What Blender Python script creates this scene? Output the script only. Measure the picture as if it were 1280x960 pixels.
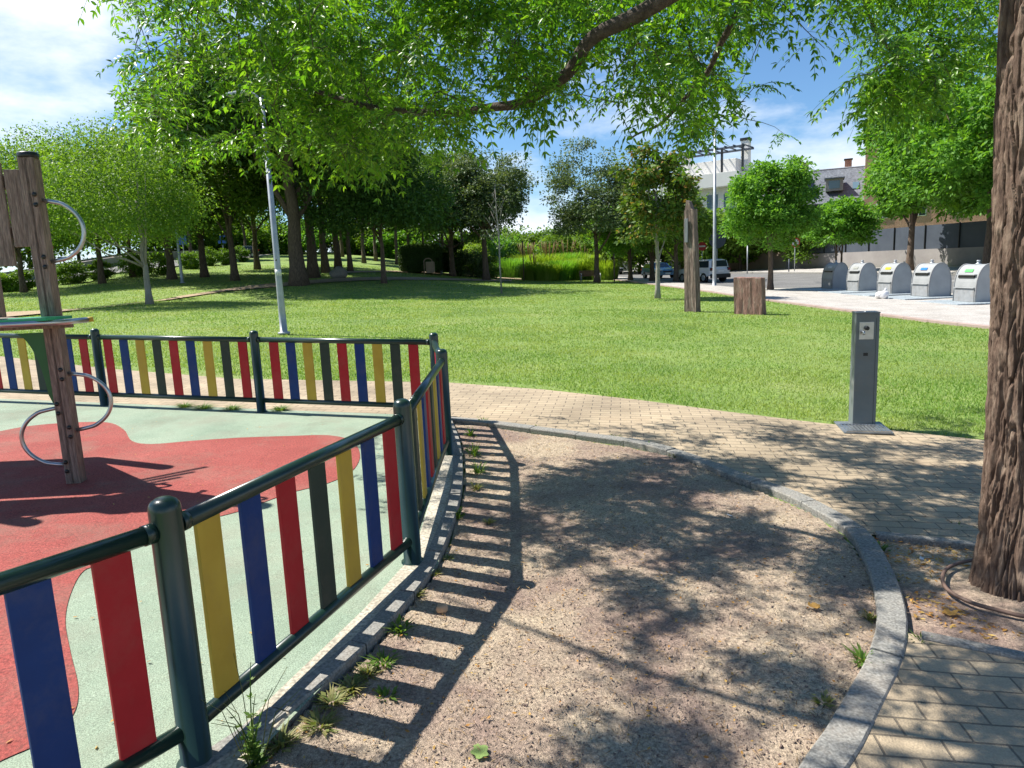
import bpy, bmesh, math, random
import numpy as np
from mathutils import Vector, Matrix
rng = np.random.default_rng(7); random.seed(7)
PI = math.pi
for o in list(bpy.data.objects): bpy.data.objects.remove(o, do_unlink=True)
SC = bpy.context.scene; COL = SC.collection

# ------------------------------------------------------------ camera, sky, sun, exposure
F = 870.0; PITCH = math.radians(9.27); ROLL = math.radians(2.5); H = 1.6
fw = np.array([0, math.cos(PITCH), -math.sin(PITCH)]); r0 = np.array([1., 0, 0]); u0 = np.cross(r0, fw)
cR = math.cos(ROLL)*r0 - math.sin(ROLL)*u0; cU = math.sin(ROLL)*r0 + math.cos(ROLL)*u0
cam = bpy.data.cameras.new('camera'); camo = bpy.data.objects.new('camera', cam); COL.objects.link(camo)
M = Matrix(((cR[0], cU[0], -fw[0], 0), (cR[1], cU[1], -fw[1], 0), (cR[2], cU[2], -fw[2], H), (0, 0, 0, 1)))
camo.matrix_world = M
cam.sensor_width = 36; cam.lens = 36*F/1280; cam.clip_start = 0.05; cam.clip_end = 3000
SC.camera = camo

SUNH = np.array([-0.62, 0.23]); EL = math.radians(55.0)
SUNH = SUNH/np.linalg.norm(SUNH)
SUN = np.array([SUNH[0]*math.cos(EL), SUNH[1]*math.cos(EL), math.sin(EL)])      # towards the sun
w = bpy.data.worlds.new('World'); SC.world = w; w.use_nodes = True
nt = w.node_tree; nt.nodes.clear(); N = nt.nodes.new; L = nt.links.new
out = N('ShaderNodeOutputWorld'); bg = N('ShaderNodeBackground'); bg.inputs[1].default_value = 0.070
sky = N('ShaderNodeTexSky'); sky.sky_type = 'NISHITA'; sky.sun_disc = False
sky.sun_elevation = EL; sky.sun_rotation = math.atan2(SUNH[0], SUNH[1]); sky.air_density = 1.0; sky.dust_density = 0.15; sky.ozone_density = 4.0
tc = N('ShaderNodeTexCoord'); mp = N('ShaderNodeMapping'); mp.inputs['Scale'].default_value = (1, 1, 2.6)
mp.inputs['Location'].default_value = (3.1, 0.4, 0.25)
nz = N('ShaderNodeTexNoise'); nz.inputs['Scale'].default_value = 2.1; nz.inputs['Detail'].default_value = 9; nz.inputs['Roughness'].default_value = .58
cr = N('ShaderNodeValToRGB'); cr.color_ramp.elements[0].position = .54; cr.color_ramp.elements[1].position = .70
sep = N('ShaderNodeSeparateXYZ')
# more cloud low down and towards the left (west)
mr = N('ShaderNodeMapRange'); mr.inputs['From Min'].default_value = 0.05; mr.inputs['From Max'].default_value = 0.38; mr.inputs['To Min'].default_value = .13; mr.inputs['To Max'].default_value = -.06
mr2 = N('ShaderNodeMapRange'); mr2.inputs['From Min'].default_value = -0.25; mr2.inputs['From Max'].default_value = -0.65; mr2.inputs['To Min'].default_value = 0; mr2.inputs['To Max'].default_value = .05
ad = N('ShaderNodeMath'); ad.operation = 'ADD'; ad2 = N('ShaderNodeMath'); ad2.operation = 'ADD'
mix = N('ShaderNodeMix'); mix.data_type = 'RGBA'; mix.inputs[7].default_value = (8.6, 9.2, 10.0, 1)
L(tc.outputs['Generated'], mp.inputs[0]); L(mp.outputs[0], nz.inputs[0]); L(tc.outputs['Generated'], sep.inputs[0])
L(sep.outputs['Z'], mr.inputs[0]); L(sep.outputs['X'], mr2.inputs[0])
L(nz.outputs[0], ad.inputs[0]); L(mr.outputs[0], ad.inputs[1]); L(ad.outputs[0], ad2.inputs[0]); L(mr2.outputs[0], ad2.inputs[1])
L(ad2.outputs[0], cr.inputs[0]); L(cr.outputs[0], mix.inputs[0]); tint = N('ShaderNodeVectorMath'); tint.operation = 'MULTIPLY'; tint.inputs[1].default_value = (.82, 1.02, 1.16); L(sky.outputs[0], tint.inputs[0]); L(tint.outputs[0], mix.inputs[6]); L(mix.outputs[2], bg.inputs[0]); L(bg.outputs[0], out.inputs[0])
sl = bpy.data.lights.new('sun', 'SUN'); sl.energy = 5.0; sl.angle = math.radians(.53); sl.color = (1, .95, .87)
so = bpy.data.objects.new('sun', sl); COL.objects.link(so)
so.rotation_euler = Vector(SUN).to_track_quat('Z', 'Y').to_euler()
SC.view_settings.view_transform = 'Standard'; SC.view_settings.look = 'None'; SC.view_settings.exposure = 0.92; SC.view_settings.gamma = 1
SC.view_settings.use_curve_mapping = False
SC.render.engine = 'CYCLES'

# ------------------------------------------------------------ terrain and picture <-> place
def sm(a, b, x):
    t = np.clip((x-a)/(b-a), 0, 1); return t*t*(3-2*t)
def T(x, y):
    x = np.asarray(x, float); y = np.asarray(y, float)
    xt = np.where(x < 16, -.032*np.clip(x, -70, 16), -.512+.018*np.clip(x-16, 0, 60))
    yt = .011*np.clip(y, -40, 150)
    u = x/np.maximum(y, 1.)
    S = sm(-.80, -.50, u)*(1-sm(-.26, .06, u))
    return xt+yt+(.046*np.clip(y-34, 0, 80))*S
def ray(px, py): return (px-640)/F*cR-(py-480)/F*cU+fw
def proj(p):
    d = np.array(p, float)-np.array([0, 0, H]); z = d@fw
    return 640+F*(d@cR)/z, 480-F*(d@cU)/z
def G(px, py, off=0.):                       # near ground (the plain slope) under a pixel of the photo
    d = ray(px, py); t = (off-H)/(d[2]+.032*d[0]-.011*d[1]); p = np.array([0, 0, H])+t*d
    return p
def at(px, dist):                            # spot on the terrain at a given distance, seen at column px
    x = (px-640)/F*dist
    for _ in range(8):
        q = proj((x, dist, T(x, dist)))[0]; x += (px-q)/F*dist
    return np.array([x, dist, float(T(x, dist))])
def air(px, py, y):                          # a point in the air
    d = ray(px, py); return np.array([0, 0, H])+d*(y/d[1])

# ------------------------------------------------------------ noise
def _h(i, j, k, s):
    n = (i*374761393+j*668265263+k*2147483647+s*144665) & 0xffffffff
    n = ((n ^ (n >> 13))*1274126177) & 0xffffffff
    return ((n ^ (n >> 16)) & 0xffff)/65535.
def vn(x, y, z=0., s=0):
    x = np.asarray(x, float); y = np.asarray(y, float)+0*x; z = np.asarray(z, float)+0*x
    i = np.floor(x).astype(np.int64); j = np.floor(y).astype(np.int64); k = np.floor(z).astype(np.int64)
    f = x-i; g = y-j; h = z-k; f = f*f*(3-2*f); g = g*g*(3-2*g); h = h*h*(3-2*h)
    r = 0
    for a in (0, 1):
        for b in (0, 1):
            for c in (0, 1):
                r = r+_h(i+a, j+b, k+c, s)*(f if a else 1-f)*(g if b else 1-g)*(h if c else 1-h)
    return r*2-1
def fbm(x, y, z=0., o=4, s=0):
    r = 0; a = 1; q = 0
    for n in range(o): r = r+a*vn(np.asarray(x)*2**n, np.asarray(y)*2**n, np.asarray(z)*2**n, s+n); q += a; a *= .5
    return r/q

# ------------------------------------------------------------ mesh helpers
def mesh_np(name, V, Fa, smooth=False):
    V = np.ascontiguousarray(V, np.float32); Fa = np.ascontiguousarray(Fa, np.int32)
    me = bpy.data.meshes.new(name); n, k = Fa.shape
    me.vertices.add(len(V)); me.vertices.foreach_set('co', V.ravel())
    me.loops.add(n*k); me.loops.foreach_set('vertex_index', Fa.ravel())
    me.polygons.add(n); me.polygons.foreach_set('loop_start', np.arange(0, n*k, k, dtype=np.int32))
    me.polygons.foreach_set('loop_total', np.full(n, k, np.int32))
    if smooth: me.polygons.foreach_set('use_smooth', np.ones(n, bool))
    me.update(calc_edges=True); me.validate(); return me
def link(name, me, m, parent=None, loc=None, label=None):
    o = bpy.data.objects.new(name, me); COL.objects.link(o)
    if m is not None and me is not None and not me.materials: me.materials.append(m)
    if parent: o.parent = parent
    if loc is not None: o.location = loc
    if label: o['label'] = label
    return o
def tag(o, label, cat, group=None, kind=None):
    if label: o['label'] = label
    if cat: o['category'] = cat
    if group: o['group'] = group
    if kind: o['kind'] = kind
    return o
def struct(name, me, m, label=None):
    o = link(name, me, m); o['kind'] = 'structure'
    if label: o['label'] = label; o['category'] = name.replace('_', ' ')
    return o
def stuff(name, me, m, label, cat):
    return tag(link(name, me, m), label, cat, kind='stuff')
def thing(name, loc, label, cat, group=None, rz=0):
    o = bpy.data.objects.new(name, None); COL.objects.link(o); o.location = loc; o.rotation_euler = (0, 0, rz); o.empty_display_size = .1
    return tag(o, label, cat, group)
def dup(root, loc, rz=None, label=None, group=None, scale=None):
    r = root.copy(); COL.objects.link(r); r.location = loc
    if rz is not None: r.rotation_euler = (0, 0, rz)
    if label: r['label'] = label
    if group: r['group'] = group
    if scale: r.scale = (scale,)*3
    for ch in list(root.children):
        c = ch.copy(); COL.objects.link(c); c.parent = r
        for g in ch.children:
            d = g.copy(); COL.objects.link(d); d.parent = c
    return r

class MB:                                    # collects shapes into one mesh
    def __init__(s): s.b = bmesh.new()
    def box(s, c, size, rz=0, bev=0, rx=0, ry=0):
        g = bmesh.ops.create_cube(s.b, size=1)
        vs = g['verts']
        bmesh.ops.scale(s.b, vec=size, verts=vs)
        if bev:
            es = list({e for v in vs for e in v.link_edges})
            r = bmesh.ops.bevel(s.b, geom=es, offset=bev, segments=2, affect='EDGES', profile=.6)
            vs = list({v for f in r['faces'] for v in f.verts} | {v for v in vs if v.is_valid})
        m = Matrix.Translation(c) @ Matrix.Rotation(rz, 4, 'Z') @ Matrix.Rotation(ry, 4, 'Y') @ Matrix.Rotation(rx, 4, 'X')
        bmesh.ops.transform(s.b, matrix=m, verts=vs); return s
    def tube(s, pts, rad, seg=12, cap=True):
        pts = [Vector(p) for p in pts]
        if not hasattr(rad, '__len__'): rad = [rad]*len(pts)
        rings = []; up = None
        for i, p in enumerate(pts):
            t = (pts[min(i+1, len(pts)-1)]-pts[max(i-1, 0)]).normalized()
            if up is None:
                up = Vector((0, 0, 1)) if abs(t.z) < .9 else Vector((1, 0, 0))
            a = t.cross(up).normalized(); b = a.cross(t).normalized(); up = b
            rings.append([s.b.verts.new(p+(a*math.cos(k*2*PI/seg)+b*math.sin(k*2*PI/seg))*rad[i]) for k in range(seg)])
        for i in range(len(rings)-1):
            for k in range(seg):
                f = s.b.faces.new((rings[i][k], rings[i][(k+1) % seg], rings[i+1][(k+1) % seg], rings[i+1][k])); f.smooth = True
        if cap: s.b.faces.new(rings[0][::-1]); s.b.faces.new(rings[-1])
        return s
    def lathe(s, prof, c=(0, 0, 0), seg=20):
        c = Vector(c); rings = []
        for r, z in prof: rings.append([s.b.verts.new(c+Vector((r*math.cos(k*2*PI/seg), r*math.sin(k*2*PI/seg), z))) for k in range(seg)])
        for i in range(len(rings)-1):
            for k in range(seg):
                f = s.b.faces.new((rings[i][k], rings[i][(k+1) % seg], rings[i+1][(k+1) % seg], rings[i+1][k])); f.smooth = True
        s.b.faces.new(rings[0][::-1]); s.b.faces.new(rings[-1]); return s
    def prism(s, poly, z0, z1, m=None):      # polygon in xy, pulled from z0 to z1, then moved by m
        a = [s.b.verts.new((x, y, z0)) for x, y in poly]; b = [s.b.verts.new((x, y, z1)) for x, y in poly]; n = len(poly)
        s.b.faces.new(a[::-1]); s.b.faces.new(b)
        for i in range(n): s.b.faces.new((a[i], a[(i+1) % n], b[(i+1) % n], b[i]))
        if m is not None: bmesh.ops.transform(s.b, matrix=m, verts=a+b)
        return s
    def quad(s, *p):
        s.b.faces.new([s.b.verts.new(q) for q in p]); return s
    def ball(s, c, r, sc=(1, 1, 1), sub=2, noise=0, seed=0):
        g = bmesh.ops.create_icosphere(s.b, subdivisions=sub, radius=r)
        for v in g['verts']:
            if noise: v.co *= 1+noise*float(vn(v.co.x/r*1.6+seed*7, v.co.y/r*1.6, v.co.z/r*1.6, seed))
            v.co = Vector((v.co.x*sc[0], v.co.y*sc[1], v.co.z*sc[2]))+Vector(c)
        for v in g['verts']:
            for f in v.link_faces: f.smooth = True
        return s
    def build(s, name, m, parent=None, label=None, loc=None):
        bmesh.ops.recalc_face_normals(s.b, faces=s.b.faces)
        me = bpy.data.meshes.new(name); s.b.to_mesh(me); s.b.free()
        return link(name, me, m, parent, loc, label)

def catmull(P, n=8):
    P = [np.array(p, float) for p in P]; P = [2*P[0]-P[1]]+P+[2*P[-1]-P[-2]]; o = []
    for i in range(1, len(P)-2):
        for k in range(n):
            t = k/n; a, b, c, d = P[i-1:i+3]
            o.append(.5*((2*b)+(c-a)*t+(2*a-5*b+4*c-d)*t*t+(3*b-a-3*c+d)*t**3))
    o.append(P[-2]); return o
def inpoly(x, y, poly):
    x = np.asarray(x); y = np.asarray(y); r = np.zeros(x.shape, bool); n = len(poly); j = n-1
    for i in range(n):
        xi, yi = poly[i][0], poly[i][1]; xj, yj = poly[j][0], poly[j][1]
        c = ((yi > y) != (yj > y)) & (x < (xj-xi)*(y-yi)/((yj-yi) or 1e-9)+xi); r ^= c; j = i
    return r
def sheet(name, pts, off, m, thick=0, label=None):
    b = bmesh.new(); vs = [b.verts.new((p[0], p[1], float(T(p[0], p[1]))+off)) for p in pts]
    f = b.faces.new(vs)
    if f.normal.z < 0: f.normal_flip()
    if thick:
        r = bmesh.ops.extrude_face_region(b, geom=[f]); v2 = [g for g in r['geom'] if isinstance(g, bmesh.types.BMVert)]
        bmesh.ops.translate(b, vec=(0, 0, -thick), verts=vs)
    bmesh.ops.triangulate(b, faces=[f for f in b.faces if len(f.verts) > 4]); bmesh.ops.recalc_face_normals(b, faces=b.faces)
    if sum(f.normal.z*f.calc_area() for f in b.faces) < 0 and not thick: bmesh.ops.reverse_faces(b, faces=b.faces)
    me = bpy.data.meshes.new(name); b.to_mesh(me); b.free(); return struct(name, me, m, label)
def strip(name, left, right, off, m, n=24, cross=4, label=None):   # draped band between two polylines
    def res(P):
        P = np.array([p[:2] for p in P], float); d = np.r_[0, np.cumsum(np.hypot(*np.diff(P, axis=0).T))]; t = np.linspace(0, d[-1], n)
        return np.c_[np.interp(t, d, P[:, 0]), np.interp(t, d, P[:, 1])]
    A = res(left); B = res(right); V = []
    for k in range(cross+1): V.append(A+(B-A)*k/cross)
    V = np.array(V).reshape(-1, 2); V = np.c_[V, T(V[:, 0], V[:, 1])+off]
    Fa = [[k*n+i, k*n+i+1, (k+1)*n+i+1, (k+1)*n+i] for k in range(cross) for i in range(n-1)]
    me = mesh_np(name, V, Fa)
    if me.polygons[0].normal.z < 0: me.flip_normals()
    return struct(name, me, m, label)
def kerbmesh(line, width, top, h, stone=.5, gap=.006):             # row of kerb stones along a line of world points
    P = np.array([p[:2] for p in line], float); d = np.r_[0, np.cumsum(np.hypot(*np.diff(P, axis=0).T))]
    n = max(1, int(round(d[-1]/stone))); b = bmesh.new()
    def pt(t): return np.array([np.interp(t, d, P[:, 0]), np.interp(t, d, P[:, 1])])
    def nrm(t):
        q = pt(min(t+.12, d[-1]))-pt(max(t-.12, 0)); q = q/np.linalg.norm(q); return np.array([-q[1], q[0]])
    for i in range(n):
        t0, t1 = d[-1]*i/n+gap, d[-1]*(i+1)/n-gap; dz = random.uniform(-.004, .004); rows = []
        for t in np.linspace(t0, t1, 4):
            c = pt(t); q = nrm(t); ww = width(t/d[-1]) if callable(width) else width
            rows.append([(c+q*s*ww/2, z) for s, z in ((-1, top-h), (-1, top-.008), (-.88, top), (.88, top), (1, top-.008), (1, top-h))])
        vv = [[b.verts.new((p[0], p[1], float(T(p[0], p[1]))+z+dz)) for p, z in r] for r in rows]
        for r in range(3):
            for k in range(6): b.faces.new((vv[r][k], vv[r][(k+1) % 6], vv[r+1][(k+1) % 6], vv[r+1][k]))
        b.faces.new(vv[0]); b.faces.new(vv[-1][::-1])
    bmesh.ops.recalc_face_normals(b, faces=b.faces); me = bpy.data.meshes.new('kerb'); b.to_mesh(me); b.free(); return me

# ------------------------------------------------------------ materials
def mat(name, cols, scale=5., rough=.8, bump=0., bscale=None, detail=6, metal=0., stretch=(1, 1, 1), spec=.5, coat=0., pos=(.3, .7), fine=0., grime=0., gscale=2.5):
    m = bpy.data.materials.new(name); m.use_nodes = True; t = m.node_tree; p = t.nodes['Principled BSDF']
    n = t.nodes.new; l = t.links.new
    if not isinstance(cols[0], (tuple, list)): cols = [cols]
    p.inputs['Roughness'].default_value = rough; p.inputs['Metallic'].default_value = metal; p.inputs['Specular IOR Level'].default_value = spec; p.inputs['Coat Weight'].default_value = coat; p.inputs['Coat Roughness'].default_value = .15
    tc = n('ShaderNodeTexCoord'); mp = n('ShaderNodeMapping'); mp.inputs['Scale'].default_value = stretch; l(tc.outputs['Object'], mp.inputs[0])
    src = None
    if len(cols) > 1:
        nz = n('ShaderNodeTexNoise'); nz.inputs['Scale'].default_value = scale; nz.inputs['Detail'].default_value = detail; nz.inputs['Roughness'].default_value = .6; l(mp.outputs[0], nz.inputs[0])
        cr = n('ShaderNodeValToRGB'); e = cr.color_ramp.elements
        e[0].position = pos[0]; e[1].position = pos[1]; e[0].color = (*cols[0], 1); e[1].color = (*cols[-1], 1)
        for i, c in enumerate(cols[1:-1]): q = e.new(pos[0]+(pos[1]-pos[0])*(i+1)/(len(cols)-1)); q.color = (*c, 1)
        l(nz.outputs[0], cr.inputs[0]); src = cr.outputs[0]
        if fine:
            n2 = n('ShaderNodeTexNoise'); n2.inputs['Scale'].default_value = fine; n2.inputs['Detail'].default_value = 3; l(mp.outputs[0], n2.inputs[0])
            mr = n('ShaderNodeMapRange'); mr.inputs['From Min'].default_value = .3; mr.inputs['From Max'].default_value = .7; mr.inputs['To Min'].default_value = .55; mr.inputs['To Max'].default_value = 1.4; l(n2.outputs[0], mr.inputs[0])
            vm = n('ShaderNodeVectorMath'); vm.operation = 'SCALE'; l(src, vm.inputs[0]); l(mr.outputs[0], vm.inputs['Scale']); src = vm.outputs[0]
        if grime:
            n3 = n('ShaderNodeTexNoise'); n3.inputs['Scale'].default_value = gscale; n3.inputs['Detail'].default_value = 10; n3.inputs['Roughness'].default_value = .72; l(mp.outputs[0], n3.inputs[0])
            m3 = n('ShaderNodeMapRange'); m3.inputs['From Min'].default_value = .48; m3.inputs['From Max'].default_value = .70; m3.inputs['To Max'].default_value = grime; l(n3.outputs[0], m3.inputs[0])
            x3 = n('ShaderNodeMix'); x3.data_type = 'RGBA'; x3.inputs[7].default_value = (.20, .16, .12, 1); l(m3.outputs[0], x3.inputs[0]); l(src, x3.inputs[6]); src = x3.outputs[2]
        l(src, p.inputs['Base Color'])
    else: p.inputs['Base Color'].default_value = (*cols[0], 1)
    if bump:
        nb = n('ShaderNodeTexNoise'); nb.inputs['Scale'].default_value = bscale or scale*4; nb.inputs['Detail'].default_value = 8; l(mp.outputs[0], nb.inputs[0])
        bp = n('ShaderNodeBump'); bp.inputs['Strength'].default_value = 1; bp.inputs['Distance'].default_value = bump; l(nb.outputs[0], bp.inputs['Height']); l(bp.outputs[0], p.inputs['Normal'])
    return m
def leafmat(name, cols, trans=.4, rough=.5, spec=.22, patch=None):
    m = bpy.data.materials.new(name); m.use_nodes = True; t = m.node_tree; p = t.nodes['Principled BSDF']; n = t.nodes.new; l = t.links.new
    ge = n('ShaderNodeNewGeometry'); cr = n('ShaderNodeValToRGB'); e = cr.color_ramp.elements
    e[0].position = 0; e[1].position = 1; e[0].color = (*cols[0], 1); e[1].color = (*cols[-1], 1)
    for i, c in enumerate(cols[1:-1]): q = e.new((i+1)/(len(cols)-1)); q.color = (*c, 1)
    l(ge.outputs['Random Per Island'], cr.inputs[0]); co = cr.outputs[0]
    if patch:
        tc = n('ShaderNodeTexCoord'); nz = n('ShaderNodeTexNoise'); nz.inputs['Scale'].default_value = .45; nz.inputs['Detail'].default_value = 7; nz.inputs['Roughness'].default_value = .65; l(tc.outputs['Object'], nz.inputs[0])
        mr = n('ShaderNodeMapRange'); mr.inputs['From Min'].default_value = .42; mr.inputs['From Max'].default_value = .68; l(nz.outputs[0], mr.inputs[0])
        mxp = n('ShaderNodeMix'); mxp.data_type = 'RGBA'; mxp.inputs[7].default_value = (*patch, 1); l(mr.outputs[0], mxp.inputs[0]); l(co, mxp.inputs[6]); co = mxp.outputs[2]
    l(co, p.inputs['Base Color'])
    p.inputs['Roughness'].default_value = rough; p.inputs['Specular IOR Level'].default_value = spec
    tr = n('ShaderNodeBsdfTranslucent'); vm = n('ShaderNodeVectorMath'); vm.operation = 'MULTIPLY'; vm.inputs[1].default_value = (1.55, 1.5, .5)
    l(co, vm.inputs[0]); l(vm.outputs[0], tr.inputs[0])
    mx = n('ShaderNodeMixShader'); mx.inputs[0].default_value = trans; l(p.outputs[0], mx.inputs[1]); l(tr.outputs[0], mx.inputs[2]); l(mx.outputs[0], t.nodes['Material Output'].inputs[0])
    return m

M_ = {}
M_['lawn'] = mat('lawn', [(.13, .21, .04), (.18, .27, .05), (.25, .30, .09)], .35, .9, .03, 60, fine=25, pos=(.3, .72))
M_['grass'] = leafmat('grass', [(.10, .215, .035), (.15, .28, .05), (.21, .34, .07), (.31, .39, .13)], .35, .5, .25, patch=(.34, .40, .13))
M_['rubber_green'] = mat('rubber_green', [(.19, .255, .185), (.24, .305, .225), (.28, .335, .25)], 1.6, .95, .003, 220, fine=200, pos=(.3, .7), grime=.45, gscale=1.8)
M_['rubber_red'] = mat('rubber_red', [(.235, .045, .036), (.28, .058, .047), (.32, .080, .065)], 1.4, .95, .004, 220, fine=90, pos=(.3, .7), grime=.5, gscale=1.6)
M_['concrete'] = mat('concrete', [(.33, .29, .22), (.40, .36, .28), (.46, .42, .34)], 4, .9, .003, 90, fine=60)
M_['kerb'] = mat('kerb', [(.19, .187, .172), (.225, .22, .20), (.27, .26, .235)], 5, .9, .003, 90, fine=90, grime=.5, gscale=5)
M_['pale_pave'] = mat('pale_pave', [(.33, .31, .28), (.41, .385, .35), (.46, .435, .395)], 1.5, .9, .002, 30, fine=30, grime=.4, gscale=.9)
M_['asphalt'] = mat('asphalt', [(.12, .118, .115), (.15, .147, .142), (.18, .175, .17)], .6, .9, .004, 50, fine=60)
M_['white_paint'] = mat('white_paint', [(.6, .6, .58), (.78, .78, .76)], 3, .6)
M_['tan_dirt'] = mat('tan_dirt', [(.30, .215, .13), (.38, .28, .18), (.30, .25, .13)], 1.2, .95, .02, 30, fine=30)
M_['post_green'] = mat('post_green', [(.007, .024, .018), (.011, .033, .025)], 6, .3, .0003, 40, coat=.15)
M_['cyl_dark'] = mat('cyl_dark', [(.012, .013, .014)], rough=.4)
for c, v in dict(red=((.36, .010, .016), (.44, .015, .024)), blue=((.003, .028, .14), (.004, .038, .18)), yellow=((.46, .30, .035), (.54, .37, .05)), green=((.022, .036, .028), (.030, .048, .036))).items():
    M_[c] = mat('slat_'+c, [v[0], v[1]], 5, .55, .0004, 60, spec=.3, grime=.14, gscale=7)
M_['wood'] = mat('wood', [(.12, .08, .06), (.22, .16, .125), (.29, .225, .18)], 9, .8, .004, 30, stretch=(6, 6, .5), fine=30)
M_['steel'] = mat('steel', [(.38, .39, .40), (.55, .56, .57)], 8, .32, metal=.9)
M_['green_plastic'] = mat('green_plastic', [(.01, .30, .13), (.015, .36, .16)], 3, .35)
M_['dark_green_plastic'] = mat('dark_green_plastic', [(.012, .10, .02), (.02, .13, .03)], 3, .45)
M_['galv'] = mat('galv', [(.30, .32, .34), (.42, .45, .48)], 5, .5, metal=.35)
M_['fount'] = mat('fount', [(.12, .145, .15), (.16, .185, .19)], 4, .55, .0004, 60, grime=.4, gscale=5)
M_['grate'] = mat('grate', [(.13, .15, .16), (.26, .28, .29)], 12, .5, metal=.5)
M_['cont'] = mat('cont', [(.27, .28, .28), (.34, .35, .35)], 2, .5, .0005, 40)
M_['cont_front'] = mat('cont_front', [(.21, .22, .225), (.31, .32, .325)], 5, .55, .0005, 40, grime=.5, gscale=3)
M_['apron'] = mat('apron', [(.26, .31, .34), (.36, .40, .42)], 2, .5, .002, 30, fine=20)
M_['sleeper'] = mat('sleeper', [(.07, .055, .05), (.16, .11, .085), (.28, .23, .19)], 3.5, .85, .02, 12, stretch=(5, 5, .6), fine=10)
M_['block'] = mat('block', [(.13, .065, .05), (.24, .13, .10), (.34, .25, .20)], 3, .85, .02, 12, stretch=(5, 5, .7), fine=14)
M_['bark'] = mat('bark', [(.06, .042, .032), (.12, .085, .062), (.19, .14, .10)], 8, .95, .03, 20, stretch=(3, 3, .5))
M_['limb'] = mat('limb_bark', [(.030, .022, .018), (.07, .052, .04), (.11, .085, .068)], 14, .95, .01, 40, stretch=(2, 2, 2))
M_['bark_pale'] = mat('bark_pale', [(.22, .20, .17), (.34, .32, .28)], 8, .9, .02, 20, stretch=(3, 3, .6))
M_['white_wall'] = mat('white_wall', [(.66, .64, .60), (.76, .74, .70)], .6, .9, .003, 20)
M_['grey_wall'] = mat('grey_wall', [(.36, .345, .33), (.44, .42, .40)], .6, .9, .004, 20)
M_['stone_wall'] = mat('stone_wall', [(.24, .22, .215), (.30, .28, .27)], .8, .95, .01, 5)
M_['tan_wall'] = mat('tan_wall', [(.30, .24, .18), (.38, .31, .24)], .7, .95, .01, 10)
M_['panel'] = mat('panel', [(.05, .063, .085), (.07, .085, .11)], 1, .6)
M_['slate'] = mat('slate', [(.09, .10, .12), (.15, .165, .185)], .8, .6, .01, 4, fine=5)
M_['brick'] = mat('brick', [(.38, .20, .13), (.45, .27, .19)], 2, .9, .01, 10, fine=12)
M_['glass'] = mat('glass', [(.02, .03, .04)], rough=.08)
M_['glass_blue'] = mat('glass_blue', [(.10, .16, .20)], rough=.08)
M_['rubber'] = mat('tyre_rubber', [(.015, .015, .016)], rough=.8)
M_['white_car'] = mat('white_car', [(.62, .64, .67)], rough=.25, coat=.6)
M_['blue_car'] = mat('blue_car', [(.07, .20, .34)], rough=.25, coat=.6)
M_['dark_car'] = mat('dark_car', [(.03, .035, .045)], rough=.25, coat=.6)
M_['black_plastic'] = mat('black_plastic', [(.02, .02, .021)], rough=.55)
M_['taillight'] = mat('taillight', [(.30, .01, .01)], rough=.2)
M_['headlight'] = mat('headlight', [(.6, .62, .65)], rough=.12)
M_['sign_red'] = mat('sign_red', [(.5, .02, .02)], rough=.4)
M_['sign_blue'] = mat('sign_blue', [(.02, .10, .45)], rough=.4)
M_['sign_white'] = mat('sign_white', [(.75, .75, .75)], rough=.4)
M_['bench_wood'] = mat('bench_wood', [(.16, .09, .05), (.24, .14, .08)], 5, .7)
M_['bin_tan'] = mat('bin_tan', [(.34, .25, .17), (.42, .32, .23)], 6, .7)
M_['pebble'] = leafmat('pebble', [(.13, .09, .078), (.24, .17, .15), (.32, .25, .20), (.19, .135, .12), (.44, .38, .31)], .0, .9, .2)
M_['twiglet'] = leafmat('twiglet', [(.10, .06, .035), (.25, .16, .08), (.34, .24, .12)], .0, .8, .2)
M_['dryleaf'] = leafmat('dryleaf', [(.34, .14, .03), (.45, .25, .07), (.50, .36, .12)], .25, .6)
M_['greenleaf'] = leafmat('fallen_green', [(.20, .30, .09), (.24, .34, .11)], .2, .6)
M_['weed'] = leafmat('weed', [(.06, .13, .02), (.10, .19, .03), (.17, .24, .06)], .35)
M_['weed_dry'] = leafmat('weed_dry', [(.22, .20, .08), (.14, .19, .05), (.30, .27, .12), (.12, .18, .04)], .3)
M_['hose'] = mat('hose', [(.10, .06, .045), (.15, .095, .07)], 10, .6)
M_['stone'] = mat('stone', [(.40, .26, .15), (.52, .37, .24)], 14, .85, .004, 50)
M_['bag'] = mat('bag', [(.72, .72, .72), (.80, .80, .80)], 4, .4)
M_['yellow_label'] = mat('yellow_label', [(.75, .68, .02)], rough=.5); M_['blue_label'] = mat('blue_label', [(.02, .16, .55)], rough=.5); M_['green_label'] = mat('green_label', [(.10, .50, .12)], rough=.5); M_['grey_label'] = mat('grey_label', [(.30, .31, .28)], rough=.5); M_['pale_label'] = mat('pale_label', [(.5, .52, .53)], rough=.5)
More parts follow.
